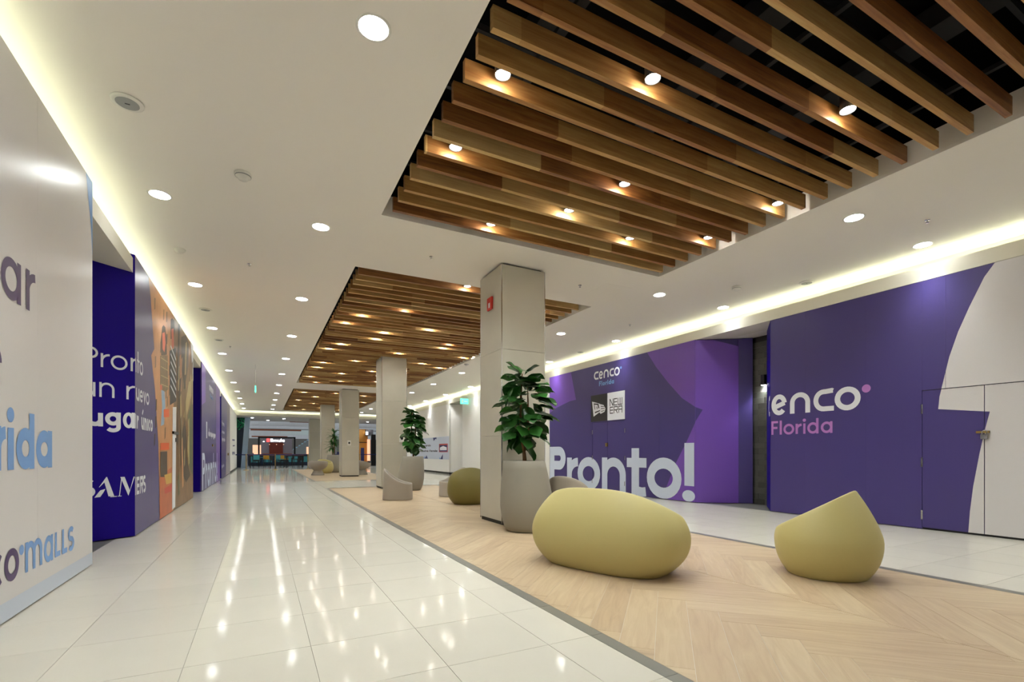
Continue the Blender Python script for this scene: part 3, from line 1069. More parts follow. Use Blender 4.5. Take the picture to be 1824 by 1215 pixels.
# -- left, fourth: grey-blue hoarding and the white wall at the end
h4 = hoarding('hoarding', 'dim purple hoarding with white text lines, fourth on the left')
for a, b in zip([24.6, 27.3, 29.0, 31.0], [27.3, 29.0, 31.0]):
    panel_y(h4, XL, a, b, .012, 3.72, 'vinyl_purple', 1)
MB().box(-2.7, XL - .031, 24.6, 24.63, .012, 3.59).build('end_panel', 'vinyl_purple_shaded', h4)
decal(word('Pronto', 24.8, 26.4, 2.35, 2.5, .06) + word('un nuevo', 24.8, 26.5, 2.0, 2.12, .06) + word('lugar unico', 24.8, 26.9, 1.66, 1.8, .09) + word('pink', 24.7, 26.9, .46, .6, .1), FL, .002, 'print_white', h4, 'lettering', 'white text lines')
MB().box(XL, XL + .05, 28.9, 29.1, 1.0, 1.12).build('lock', 'brass', h4)
decal([[(27.3, .02), (31, .02), (31, 3.7), (28.6, 3.7)]], FL, .002, 'grey_lilac', h4, 'print', 'paler grey side of the print')
h5 = thing('partition', 'white partition panel at the far end of the left side', 'partition')
for a, b in ((31.3, 34.6), (34.6, YE - .05)):
    panel_y(h5, XL, a, b, .10, 3.78, 'white_wall', 1, th=.2)
MB().box(XL - .18, XL - .02, 31.35, YE - .1, 0, .1).build('plinth', 'black', h5)
decal(word('ene', 33.4, 36.4, 1.0, 1.2, .12) + stroke([(33.4, 1.9), (36.4, 1.95)], .1) + stroke([(34, 1.55), (36.4, 1.6)], .08), FL, .003, 'print_navy', h5, 'print', 'blurred blue print')

# -- right, nearest: purple and white hoarding
FR = Face((XR, 0), (0, -1), (-1, 0))       # s = -y
r1 = hoarding('hoarding', 'purple and white hoarding with cenco Florida and a padlocked door, nearest on the right')
HR = 3.715
DZ = 2.08
pr = [(4.383, 5.375, .012, HR), (5.375, 6.055, .012, HR), (3.624, 4.383, .012, HR), (3.341, 3.624, DZ, HR), (2.2, 3.341, DZ, HR), (1.0, 2.2, .012, HR), (-.2, 1.0, .012, HR), (-2.6, -.2, .012, HR), (YB + .01, -2.6, .012, HR)]
for a, b, z0, z1 in pr:
    panel_y(r1, XR, a, b, z0, z1, 'vinyl_purple', -1)
dl_ = [(2.918, 3.624, .03, DZ - .01), (2.2, 2.918, .03, DZ - .01)]
doors = []
for a, b, z0, z1 in dl_:
    doors.append(panel_y(r1, XR + .004, a, b, z0, z1, 'vinyl_purple', -1, 'door', g=.004))
for z in (1.80, 1.005, .217):
    MB().tube([(XR - .002, 3.626, z - .07), (XR - .002, 3.626, z + .07)], .014, 8).build('hinge', 'chrome', doors[0])
MB().box(XR - .02, XR + .004, 2.86, 3.0, 1.415, 1.445).build('hasp', 'brass', doors[0])
MB().box(XR - .045, XR - .005, 2.875, 2.945, 1.33, 1.40).tube([(XR - .025, 2.885, 1.40), (XR - .025, 2.885, 1.44), (XR - .025, 2.91, 1.455), (XR - .025, 2.935, 1.44), (XR - .025, 2.935, 1.40)], .007, 6).build('padlock', 'chrome', doors[0])
MB().box(XR + .03, XR + .05, 2.1, 3.7, .0, 2.14).build('backing', 'black', r1)
wc = [(2.796, 3.735), (2.918, 3.555), (3.076, 3.187), (3.199, 2.865), (3.298, 2.528), (3.369, 2.178), (3.413, 1.965), (3.428, 1.784), (2.862, 1.705), (2.918, 1.435), (2.97, 1.128), (3.036, .676), (3.071, .325), (3.09, 0.0), (YB + .02, 0), (YB + .02, 3.735)]
wp = []
for r_ in pr:
    wp += clipped([(-y, z) for y, z in wc], [(-r_[1] + .0015, -r_[0] - .0015, r_[2], r_[3])])
decal(wp, FR, .002, 'vinyl_white', r1, 'print', 'white curved area of the print')
wp = []
for r_ in dl_:
    wp += clipped([(-y, z) for y, z in wc], [(-r_[1] + .004, -r_[0] - .004, r_[2], r_[3])])
decal(wp, FR, -.002, 'vinyl_white', r1, 'print', 'white curved area across the door')
tx = glyph('E2', -6.033, -5.722, 1.861, 2.258, .088) + glyph('N2', -5.665, -5.289, 1.873, 2.255, .088) + glyph('C2', -5.23, -4.88, 1.875, 2.261, .085) + glyph('o', -4.868, -4.459, 1.862, 2.262, .09)
decal(tx, FR, .002, 'print_white', r1, 'letter')
tx = [dot(-4.376, 2.197, .066, .067)] + glyph('F', -6.035, -5.899, 1.491, 1.752, .042) + glyph('I', -5.869, -5.822, 1.49, 1.757, .044) + glyph('o', -5.792, -5.583, 1.486, 1.688, .043) + glyph('r', -5.557, -5.444, 1.492, 1.68, .045)
tx += glyph('I', -5.413, -5.373, 1.49, 1.679, .041) + [dot(-5.394, 1.738, .031, .029)] + glyph('d', -5.34, -5.14, 1.488, 1.692, .043, asc=1.763) + glyph('a', -5.101, -4.903, 1.49, 1.692, .043)
decal(tx, FR, .002, 'print_pink', r1, 'letter')
# its angled return
c0, c1 = Vector((XR, 6.06)), Vector((9.50, 6.62))
rd_ = (c1 - c0).normalized()
rn = Vector((-rd_.y, rd_.x))
if rn.x > 0:
    rn = -rn
MB().prism([tuple(c0), tuple(c1), tuple(c1 - rn * .03), tuple(c0 - rn * .03)], .012, HR).build('panel', 'vinyl_purple_shaded', r1)
FRc = Face((c0.x, c0.y), (-rd_.x, -rd_.y), (rn.x, rn.y))
decal(glyph('C', -.36, -.02, 1.86, 2.26, .088), FRc, .002, 'print_white', r1, 'lettering')

# -- right, second: purple hoarding with sign
XW = 8.78
FR2 = Face((XW, 0), (0, -1), (-1, 0))
r2 = hoarding('hoarding', 'purple hoarding with a big pale Pronto! and a black and white sign, second right')
D0, D1, DM, DT = 10.285, 11.735, 11.03, 2.03
pr2 = [(12.9, 14.15, .012, HR), (D1, 12.9, .012, HR), (D0, D1, DT, HR), (9.0, D0, .012, HR), (7.88, 9.0, .012, HR)]
dr2 = [(DM, D1, .02, DT - .006), (D0, DM, .02, DT - .006)]
for a, b, z0, z1 in pr2:
    panel_y(r2, XW, a, b, z0, z1, 'vinyl_purple', -1)
dd = [panel_y(r2, XW + .004, a, b, z0, z1, 'vinyl_purple', -1, 'door', g=.004) for a, b, z0, z1 in dr2]
MB().box(XW + .031, XW + .05, D0 - .1, D1 + .1, 0, 2.1).build('backing', 'black', r2)
MB().box(XW - .03, XW + .003, DM - .02, DM + .06, 1.32, 1.42).build('padlock', 'brass', dd[0])
for dq, yy in ((dd[0], D1), (dd[1], D0)):
    for z in (1.75, 1.0, .3):
        MB().tube([(XW - .002, yy, z - .06), (XW - .002, yy, z + .06)], .011, 6).build('hinge', 'chrome', dq)
rects2 = [(-b + .0015, -a - .0015, z0, z1) for a, b, z0, z1 in pr2 + dr2]
pL = [(14.16, 3.72), (12.864, 3.72), (12.581, 2.803), (12.912, 2.791), (13.256, 2.729), (13.72, 2.638), (14.16, 2.49)]
pR = [(9.44, 3.72), (9.403, 3.678), (9.102, 3.281), (8.701, 2.844), (8.271, 2.428), (7.892, 2.195), (7.87, 2.188), (7.87, 3.72)]
pR2 = [(7.87, 1.84), (7.892, 1.805), (8.117, 1.419), (8.483, .855), (8.825, .177), (8.90, 0), (7.87, 0)]
for P in (pL, pR, pR2):
    decal(clipped([(-y, z) for y, z in P], rects2), FR2, .002, 'vinyl_lilac', r2, 'print', 'lilac shape of the print')
tx = glyph('P', -14.13, -13.16, .03, 1.34, .29) + glyph('r', -13.078, -12.47, .03, .985, .27) + glyph('o', -12.488, -11.356, .012, 1.01, .27)
tx += glyph('n', -11.277, -10.24, .03, 1.005, .25) + stroke([(-9.865, .03), (-9.865, 1.262)], .29) + stroke([(-10.198, .88), (-9.447, .88)], .25) + stroke([(-9.8, .14), (-9.6, .12), (-9.47, .14)], .24)
tx += glyph('o', -9.434, -8.281, .012, 1.023, .27) + stroke([(-8.05, .375), (-8.05, 1.37)], .286) + [dot(-8.07, .145, .19, .133)]
decal(tx, FR2, .0035, 'print_pale', r2, 'lettering', 'big pale word Pronto!')
tx = glyph('C', -11.655, -11.437, 3.294, 3.53, .052) + glyph('e', -11.416, -11.23, 3.286, 3.52, .05) + glyph('N2', -11.197, -10.971, 3.295, 3.53, .052) + glyph('C', -10.929, -10.742, 3.295, 3.52, .05) + glyph('o', -10.73, -10.491, 3.282, 3.525, .05)
decal(tx, FR2, .002, 'print_white', r2, 'lettering', 'white word cenco')
decal([dot(-10.443, 3.48, .04, .035)] + word('Florida', -11.411, -10.734, 3.085, 3.18, .034, 3.225), FR2, .002, 'print_sky', r2, 'lettering', 'blue word Florida')
r3p = [Vector((XW, 7.878)), Vector((9.53, 7.33)), Vector((9.73, 7.12))]
for i, (a, b) in enumerate(zip(r3p, r3p[1:])):
    d = (b - a).normalized()
    n_ = Vector((-d.y, d.x))
    if n_.x > 0:
        n_ = -n_
    q = [a, b, b - n_ * .03, a - n_ * .03]
    MB().prism([(p.x, p.y) for p in q], .012, HR - .01).build('panel', 'vinyl_lilac' if i == 0 else 'vinyl_purple', r2)
    if i == 0:
        F3 = Face((a.x, a.y), (d.x, d.y), (n_.x, n_.y))
        decal([[(.002, 2.185), (.161, 2.121), (.002, 1.85)]], F3, .002, 'vinyl_purple', r2, 'print')
        decal([[(.372, HR - .012), (.92, HR - .012), (.92, 3.54)]], F3, .002, 'vinyl_purple', r2, 'print')
# the sign over its door
sg = thing('shop_sign', 'black and white NEW ERA sign with a flag emblem above the purple door', 'sign', (0, 0, 0))
FS = Face((XW - .012, 0), (0, -1), (-1, 0))
MB().box(XW - .012, XW - .0005, 11.015, 11.79, 2.06, 2.84).build('panel', 'print_black', sg, label='black half')
MB().box(XW - .012, XW - .0005, 10.276, 11.014, 2.06, 2.84).build('panel', 'print_white', sg, label='white half')
b_ = .025
tx = glyph('N', -10.909, -10.751, 2.46, 2.66, b_) + glyph('E', -10.734, -10.585, 2.46, 2.66, b_) + glyph('W', -10.561, -10.371, 2.46, 2.66, b_)
tx += glyph('E', -10.904, -10.758, 2.242, 2.437, b_) + glyph('R', -10.734, -10.557, 2.242, 2.437, b_) + glyph('A', -10.533, -10.371, 2.242, 2.437, b_)
decal(tx, FS, .001, 'print_black', sg, 'lettering', 'black words NEW ERA')
decal([[(-11.735, 2.665), (-11.40, 2.58), (-11.345, 2.557), (-11.19, 2.52), (-11.10, 2.41), (-11.14, 2.32), (-11.325, 2.27), (-11.38, 2.32), (-11.66, 2.21)]], FS, .001, 'print_white', sg, 'emblem', 'white flag emblem')
em = [[(-11.65, 2.61), (-11.62, 2.60), (-11.575, 2.42), (-11.605, 2.42)], [(-11.62, 2.60), (-11.62, 2.565), (-11.43, 2.535), (-11.42, 2.575)], [(-11.47, 2.55), (-11.42, 2.56), (-11.38, 2.44), (-11.43, 2.44)],
      [(-11.52, 2.50), (-11.49, 2.50), (-11.47, 2.43), (-11.50, 2.42)], [(-11.596, 2.345), (-11.35, 2.385), (-11.35, 2.355), (-11.588, 2.305)],
      [(-11.31, 2.50), (-11.16, 2.475), (-11.15, 2.46), (-11.31, 2.475)], [(-11.30, 2.435), (-11.13, 2.42), (-11.13, 2.405), (-11.30, 2.41)], [(-11.30, 2.35), (-11.15, 2.365), (-11.15, 2.35), (-11.30, 2.33)]]
decal(em, FS, .002, 'print_black', sg, 'emblem')

# -- dark tiled niche between the two right hoardings
nt_ = thing('niche_wall', 'dark grey tiled wall in the niche between purple hoardings', 'tiled wall', kind='structure')
del nt_['category']
MB().box(9.80, 9.9, 6.3, 7.4, 0, HR).build('backing', 'black', nt_)
rh = .124
tm = MB().box(-.014, 0, -.148, .148, -rh / 2 + .002, rh / 2 - .002).mesh('tile')
tm.materials.append(MATS['dark_tile'])
for i in range(29):
    for j in range(4):
        yy = 6.42 + .30 * j - (.15 if i % 2 else 0) + .0
        if yy + .15 < 7.35:
            link('tile', tm, None, nt_, loc=(9.80 - random.Random(i * 7 + j).uniform(0, .004), yy, .062 + i * rh))
wl = thing('wall_lamp', 'small black cylinder downlight on the dark tiled niche', 'wall lamp', (9.735, 6.86, 2.62))
MB().lathe([(.055, 0), (.06, 0), (.06, .22), (.055, .22)], 16).build('shade', 'black_gloss', wl, smooth=False)
MB().box(.05, .075, -.03, .03, .08, .14).build('bracket', 'black', wl)
MB().lathe([(.0005, -.002), (.05, -.002), (.05, -.001), (.0005, -.001)], 16, caps=False).build('lens', 'lens', wl)
lamp('niche_lamp', (0, 0, -.01), 30, .03, 110, .6, wl)

# -- right, farther: white walls with a graphic panel
r4 = thing('partition', 'plain white partition behind the nearest column on the right', 'partition')
for a, b in ((14.17, 18.5), (18.5, 22.3)):
    panel_y(r4, XR, a, b, .012, HR, 'white_wall', -1, th=.1)
MB().box(XR + .1, 10.2, 22.26, 22.3, .012, HR - .05).build('end_panel', 'white_wall', r4)
r5 = thing('partition', 'white partition carrying a pale graphic panel with a red and navy box', 'partition')
for a, b in ((24.2, 30.0), (30.0, YE - .1)):
    panel_y(r5, XR, a, b, .10, HR, 'white_wall', -1, th=.1)
MB().prism([(XR + .1, 24.2), (9.9, 23.3), (9.9, 23.33), (XR + .1, 24.23)], .10, HR - .04).build('panel', 'white_wall', r5)
MB().box(XR + .01, XR + .1, 24.25, YE - .1, 0, .1).build('plinth', 'dark_gap', r5)
gp = MB().box(XR - .006, XR - .0005, 24.2, 31.5, .77, 2.01).build('graphic_panel', 'print_band', r5)
decal(word('Renovando', -29.56, -27.3, 1.5, 1.6, .045, 1.65) + word('nuestra tienda', -29.56, -26.1, 1.18, 1.27, .06, 1.32), FR, .008, 'print_grey', r5, 'lettering', 'grey lines of text')
decal([[(-25.8, 1.165), (-24.39, 1.165), (-24.39, 1.62), (-25.8, 1.62)]], FR, .008, 'print_red', r5, 'print', 'red frame')
decal([[(-25.72, 1.2), (-24.47, 1.2), (-24.47, 1.55), (-25.72, 1.55)]], FR, .009, 'print_navy', r5, 'print', 'navy field')
decal([[(-25.65, 1.27), (-24.55, 1.27), (-24.55, 1.42), (-25.1, 1.5), (-25.65, 1.42)]], FR, .010, 'print_white', r5, 'print')
decal([[(-26.87, 1.99), (-26.24, 1.995), (-26.24, 1.88), (-26.4, 1.93), (-26.73, 1.80)], [(-28.5, .78), (-28.06, .98), (-27.83, .78)], [(-25.6, .78), (-25.17, 1.06), (-25.17, .78)]], FR, .008, 'print_navy', r5, 'print')
decal([ell(-29.6, 1.9, .22, .08), [(-28.9, .78), (-28.3, .95), (-28.5, .78)], [(-25.76, .78), (-25.7, .9), (-25.5, .78)]], FR, .0085, 'print_sky', r5, 'print')

# ------------------------------------------------------------------ ceiling fittings
dish = MB().lathe([(0.11, 0), (0.118, -.004), (0.118, -.012), (0.10, -.018), (.0005, -.02)], 24, caps=False).mesh('body', True)
dish.materials.append(MATS['white_plastic'])
grill = MB().lathe([(.0005, -.0205), (.085, -.0195), (.085, -.017)], 24, caps=False).mesh('grille')
grill.materials.append(MATS['grey_mesh'])
bdg = MB().box(-.018, .018, -.005, .005, -.0225, -.0205).mesh('badge')
bdg.materials.append(MATS['black'])
for i, (x, y, lab) in enumerate(((-1.017, 5.203, 'round ceiling speaker nearest the white hoarding'), (-1.037, 11.998, 'round ceiling speaker above the mural hoarding'), (-.996, 15.056, 'round ceiling speaker beyond the mural hoarding'),
                                 (8.565, 5.209, 'round ceiling speaker above the white and purple hoarding'), (8.488, 11.93, 'round ceiling speaker above the purple sign hoarding'))):
    t = thing('ceiling_speaker', lab, 'speaker', (x, y, CZ), group='ceiling speakers')
    link('body', dish, None, t)
    link('grille', grill, None, t)
    link('badge', bdg, None, t)
det = MB().lathe([(.08, 0), (.084, -.015), (.074, -.04), (.05, -.05), (.045, -.07), (.0005, -.074)], 18, caps=False).mesh('body', True)
det.materials.append(MATS['white_plastic'])
slot = MB().lathe([(.0755, -.0385), (.078, -.0375), (.0795, -.030), (.0775, -.029)], 18, caps=False).mesh('vent_ring')
slot.materials.append(MATS['grey_mesh'])
for x, y, lab in ((-.172, 5.969, 'white smoke detector nearest on the left ceiling'), (7.666, 5.936, 'white smoke detector on the right ceiling by the cove'), (6.185, 15.293, 'white smoke detector beyond the nearest column')):
    t = thing('smoke_detector', lab, 'smoke detector', (x, y, CZ), group='smoke detectors')
    link('body', det, None, t)
    link('vent_ring', slot, None, t)
dome = MB().lathe([(.075, 0), (.078, -.008), (.07, -.02), (.05, -.045), (.02, -.06), (.0005, -.062)], 20, caps=False)
dome.build('ceiling_sensor', 'white_plastic', smooth=True, loc=(-1.07, 8.627, CZ), label='white dome sensor on the ceiling beside the left cove', cat='sensor')
spk = MB().lathe([(.03, 0), (.03, -.004), (.008, -.006), (.008, -.03), (.018, -.032), (.018, -.036), (.0005, -.037)], 10, caps=False).mesh('sprinkler_head')
spk.materials.append(MATS['chrome'])
for x, y, lab in ((-.167, 8.784, 'beside the left downlights'), (2.318, 7.173, 'before the first column'), (5.089, 7.171, 'right of the first column'), (7.656, 3.094, 'nearest on the right ceiling'), (7.694, 8.833, 'above the purple sign hoarding'), (-.777, 15.865, 'far on the left ceiling')):
    link('fire_sprinkler', spk, None, loc=(x, y, CZ), label='tiny sprinkler head %s' % lab, cat='sprinkler', group='sprinkler heads')
MB().box(5.46, 6.04, 6.86, 7.46, CZ - .003, CZ - .0005).build('access_panel', 'ceiling_paint', label='flush square access panel in the ceiling right of the column', cat='access panel')
ex = thing('exit_sign', 'small green exit sign hanging from two rods before the white partition', 'exit sign', (8.58, 21.5, 3.45))
MB().box(-.2, .2, -.012, .012, 0, .26).build('panel', 'screen_green', ex)
MB().box(-.02, .16, -.016, -.012, .10, .15).box(-.14, -.06, -.016, -.012, .05, .2).build('print', 'print_white', ex)
for s in (-.15, .15):
    MB().tube([(s, 0, .26), (s, 0, CZ - 3.451)], .004, 6).build('rod', 'chrome', ex)
ex2 = thing('exit_sign', 'small green exit sign seen edge-on, hanging from rods over the left walkway', 'exit sign', (-.17, 18.8, 3.22))
MB().box(-.02, .02, -.2, .2, 0, .2).build('panel', 'screen_green', ex2)
for s_ in (-.15, .15):
    MB().tube([(0, s_, .2), (0, s_, CZ - 3.221)], .004, 6).build('rod', 'chrome', ex2)

# ------------------------------------------------------------------ seats and planters


def lerp_prof(pr_, t):
    if callable(pr_):
        return pr_(t)
    for (a, x), (b, y) in zip(pr_, pr_[1:]):
        if t <= b:
            u = (t - a) / (b - a) if b > a else 0
            u = u * u * (3 - 2 * u) * .5 + u * .5
            return x + (y - x) * u
    return pr_[-1][1]


def pod_prof(top, bot, zm=.42, et=1.9):
    return lambda t: 1 - (1 - bot) * max(0, 1 - t / zm) ** 2.4 if t < zm else 1 - (1 - top) * min(1, (t - zm) / (1 - zm)) ** et


POD = pod_prof(.66, .70)
BUCKET = [(0, .985), (.03, 1.0), (.4, .975), (1.0, .93)]
BOWL = [(0, .66), (.03, .66), (.2, .52), (.34, .42), (.40, .52), (.5, .78), (.65, .95), (.8, 1.0), (1.0, .98)]


def pod(name, a, b, hb, hf, prof, nexp, m, label, cat, loc, rz, group=None, power=1.0, seat=.40, thick=.045, inw=.7, side=0.0):
    """moulded seat; open top slopes from hb at the back (-y) to hf at the front (+y)"""
    NT, NZ = 72, 22
    rows_ = []
    ths = [2 * math.pi * k / NT for k in range(NT)]

    def plan(th):
        c, s = math.cos(th), math.sin(th)
        r_ = (abs(c) ** nexp + abs(s) ** nexp) ** (-1 / nexp)
        return a * c * r_, b * s * r_
    rim = []
    for th in ths:
        x, y = plan(th)
        bw = (1 - y / b) / 2
        rim.append(hf + (hb - hf) * bw ** power * (1 - side * abs(x / a) ** 3))
    for i in range(NZ + 1):
        row = []
        for k, th in enumerate(ths):
            z = rim[k] * (i / NZ) ** 1.25
            s = lerp_prof(prof, z / hb)
            x, y = plan(th)
            row.append((x * s, y * s, z))
        rows_.append(row)
    R0 = min(a, b)
    for dz, dr in ((.010, .25), (.014, .5), (.010, .75), (0, 1.0)):
        row = []
        for k, th in enumerate(ths):
            s = lerp_prof(prof, rim[k] / hb)
            x, y = plan(th)
            q = 1 - dr * thick / R0
            row.append((x * s * q, y * s * q, rim[k] + dz))
        rows_.append(row)
    zs_ = min(seat, hf - .04)
    for t in (.15, .4, .7, .9, 1.0):
        row = []
        for k, th in enumerate(ths):
            s0 = lerp_prof(prof, rim[k] / hb) * (1 - thick / R0)
            x, y = plan(th)
            s = s0 + (inw - s0) * t ** 2
            row.append((x * s, y * s, rim[k] + (zs_ - rim[k]) * (1 - (1 - t) ** 1.8)))
        rows_.append(row)
    mb = MB()
    V = [p for row in rows_ for p in row]
    F = []
    for i in range(len(rows_) - 1):
        for k in range(NT):
            k2 = (k + 1) % NT
            F.append((i * NT + k, i * NT + k2, (i + 1) * NT + k2, (i + 1) * NT + k))
    F.append(tuple(range(NT))[::-1])
    V.append((0, 0, zs_ - .015))
    for k in range(NT):
        F.append(((len(rows_) - 1) * NT + k, (len(rows_) - 1) * NT + (k + 1) % NT, len(V) - 1))
    mb.add(V, F)
    o = mb.build(name, m, None, True, loc=loc, rot=(0, 0, rz), label=label, cat=cat, group=group)
    return o


pod('sofa', .818, .444, .785, .44, pod_prof(.62, .756, .43, 1.77), 3.0, 'pod_green', 'long light green moulded sofa seen from behind, in front of the big planter', 'sofa', (3.11, 3.927, .003), -1.215, power=.985)
pod('lounge_chair', .45, .434, .784, .38, pod_prof(.538, .742, .425, 1.41), 2.026, 'pod_green', 'light green moulded lounge chair in the right foreground', 'chair', (4.756, 2.703, .003), .197, power=.82, side=-.05)
pod('lounge_chair', .48, .46, .80, .46, POD, 2.15, 'pod_olive', 'dark olive moulded lounge chair seen from behind, left of the nearest column', 'chair', (4.15, 10.13, .003), R(-14), power=.9)
pod('bucket_chair', .34, .36, .74, .38, BUCKET, 2.6, 'taupe', 'taupe bucket chair beside the second fig planter', 'chair', (2.98, 11.85, .003), R(-108), power=2.0, thick=.03)
pod('bucket_chair', .34, .36, .74, .38, BUCKET, 2.6, 'taupe', 'taupe bucket chair half hidden behind the olive lounge chair', 'chair', (4.5, 12.05, .003), R(95), power=1.9, thick=.03)
pod('bucket_chair', .34, .34, .77, .40, BUCKET, 2.2, 'taupe', 'taupe bucket chair whose rounded back shows above the long green sofa', 'chair', (4.34, 6.40, .003), R(-60), power=.9, thick=.03)
pod('bowl_chair', .48, .48, .72, .60, BOWL, 2.0, 'taupe', 'taupe bowl chair on a flared foot, left of the third column', 'chair', (2.55, 26.3, .003), R(0), power=1, seat=.45)
pod('bowl_chair', .48, .48, .74, .55, BOWL, 2.0, 'taupe', 'taupe bowl chair on a flared foot, right of the third column', 'chair', (4.62, 25.9, .003), R(-60), power=1, seat=.45)
pod('lounge_chair', .46, .46, .76, .56, POD, 2.3, 'pod_green', 'small yellow-green tub chair in front of the potted dracaena', 'chair', (3.12, 28.6, .003), R(200), power=1.0)


def planter(t, off, h=1.02, k=1.0):
    prof = [(.29, 0), (.33, .015), (.36, .08), (.385, .2), (.395, .36), (.385, .52), (.36, .72), (.33, .9), (.312, h), (.302, h + .008), (.285, h), (.275, h - .08)]
    n = 40
    mb = MB()
    V, F = [], []
    for r_, z in prof:
        for q in range(n):
            a = 2 * math.pi * q / n
            V.append((off[0] * z / h + k * r_ * math.cos(a), off[1] * z / h + k * r_ * math.sin(a), z))
    for i in range(len(prof) - 1):
        for q in range(n):
            F.append((i * n + q, i * n + (q + 1) % n, (i + 1) * n + (q + 1) % n, (i + 1) * n + q))
    F.append(tuple(range(n))[::-1])
    mb.add(V, F).build('planter', 'planter', t, True)
    MB().add([(off[0] + k * .28 * math.cos(2 * math.pi * q / 20), off[1] + k * .28 * math.sin(2 * math.pi * q / 20), h - .07) for q in range(20)], [tuple(range(20))]).build('soil', 'soil', t)


def leaf_mesh(L, W, fold, curl, wide=.62, name='leaf'):
    mb = MB()
    NU, NV = 8, 4
    V, F = [], []
    for i in range(NU + 1):
        u = i / NU
        wd = W * (math.sin(math.pi * min(1, u ** wide)) ** .8 if 0 < u < 1 else 0.02)
        for j in range(NV + 1):
            s = (j / NV - .5) * 2
            V.append((u * L, s * wd / 2, fold * abs(s) * wd - curl * u * u * L + .012 * math.sin(9 * u) * abs(s)))
    for i in range(NU):
        for j in range(NV):
            F.append((i * (NV + 1) + j, (i + 1) * (NV + 1) + j, (i + 1) * (NV + 1) + j + 1, i * (NV + 1) + j + 1))
    return mb.add(V, F).mesh(name, True)


fig_meshes = [leaf_mesh(.29, .23, .12, .25, 1.25), leaf_mesh(.25, .20, .18, .1, 1.25), leaf_mesh(.27, .24, .05, .4, 1.15)]
for m_ in fig_meshes:
    m_.materials.append(MATS['fig_leaf'])


def fig(label, loc, off, seed, count, zlo, zhi, rad):
    t = thing('potted_fig', label, 'potted plant', loc, group='potted fig trees')
    planter(t, off)
    rg = random.Random(seed)
    o = Vector((off[0], off[1], .93))
    fork = o + Vector((0, 0, .22))
    br = [[o, o + Vector((.01, 0, .12)), fork],
          [fork, fork + Vector((-.05, .02, .25)), Vector((o.x - .05, o.y, zhi - .35)), Vector((o.x - .02, o.y + .02, zhi - .06))],
          [fork, fork + Vector((.06, -.02, .25)), Vector((o.x + .07, o.y, zhi - .6)), Vector((o.x + .06, o.y, zhi - .25))]]
    MB().tube(br[0], [.035, .03, .026], 10).tube(br[1], [.022, .02, .016, .008], 8).tube(br[2], [.02, .018, .014, .007], 8).build('trunk', 'bark', t, True)
    for i in range(count):
        f = (i + .5) / count
        z = zlo + (zhi - zlo) * f
        b_ = br[1 + (i % 2)]
        base = Vector((o.x + (-.04 if i % 2 == 0 else .06), o.y, min(z, b_[-1].z)))
        az = i * 2.399 + rg.uniform(-.4, .4)
        shape = math.sin(math.pi * (0.18 + 0.72 * f)) ** .6
        reach = max(.0, rad * shape - .17) * rg.uniform(.35, 1.0)
        pitch = rg.uniform(-.2, .2) + (f - .5) * -.5 - (.5 if f > .93 else 0)
        if rg.random() < .2:
            pitch += .7
        base = base + Vector((math.cos(az) * reach, math.sin(az) * reach, rg.uniform(-.03, .03)))
        lf = link('leaf', fig_meshes[i % 3], None, t, loc=base, rot=(rg.uniform(-.5, .5), pitch, az))
        k = rg.uniform(.8, 1.15)
        lf.scale = (k, k, k)
    return t


fig('big potted fig tree in a tall grey planter beside the nearest column', (3.52, 6.27, 0.002), (-.055, .03), 4, 110, 1.32, 2.38, .40)
fig('potted fig tree in a tall grey planter beside the second column', (4.02, 14.55, 0.002), (.10, -.04), 9, 100, 1.30, 2.42, .34)
t = thing('potted_dracaena', 'potted dracaena with spiky leaves in a grey planter near the far end', 'potted plant', (3.72, 29.55, .002))
planter(t, (0, 0), 1.0, 1.1)
dm_ = leaf_mesh(.42, .06, .15, .55, .8)
dm_.materials.append(MATS['dracaena_leaf'])
rg = random.Random(2)
for sx, sy, top in ((-.08, 0, 1.55), (.05, .05, 1.85), (.02, -.05, 2.15)):
    MB().tube([(sx * .6, sy, .92), (sx, sy, 1.3), (sx * 1.2, sy, top)], [.03, .026, .02], 8).build('stem', 'bark', t, True)
    for i in range(30):
        lf = link('leaf', dm_, None, t, loc=(sx * 1.2, sy, top - .18 + .3 * i / 30), rot=(rg.uniform(-.2, .2), -1.15 + 1.5 * (1 - i / 30) + rg.uniform(-.15, .15), i * 2.4))
        lf.scale = (1, 1.7, 1)

# ------------------------------------------------------------------ far opening and food court
struct('floor_1', MB().box(-8, 22, 36.6, 70, -.2, -.004), 'court_floor', 'grey floor of the food court')
struct('ceiling_1', MB().box(-2.1, 22, YE + .56, 46.0, 3.79, 3.80), 'ceiling_paint', 'ceiling of the food court')
struct('wall_far', MB().box(-8, 22, 70, 70.1, 0, 9), 'grey_wall')
struct('wall_far_left', MB().box(-8.1, -8, 36.6, 70, 0, 9).box(-3.4, -1.73, YE, YE + .1, 0, 4.2), 'white_wall')
struct('wall_far_right', MB().box(22, 22.1, 36.6, 70, 0, 9).box(8.9, 22, YE - .1, YE, 0, 4.2), 'white_wall')


def stanchion(x, y, label):
    t = thing('queue_post', label, 'queue post', (x, y, .001), group='brass queue posts')
    MB().lathe([(.16, 0), (.16, .02), (.05, .035), (.03, .05)], 20).build('base', 'brass', t, True)
    MB().lathe([(.028, .045), (.028, .98), (.035, .99), (.035, 1.04), (.02, 1.05)], 14).build('post', 'brass', t, True)
    return t


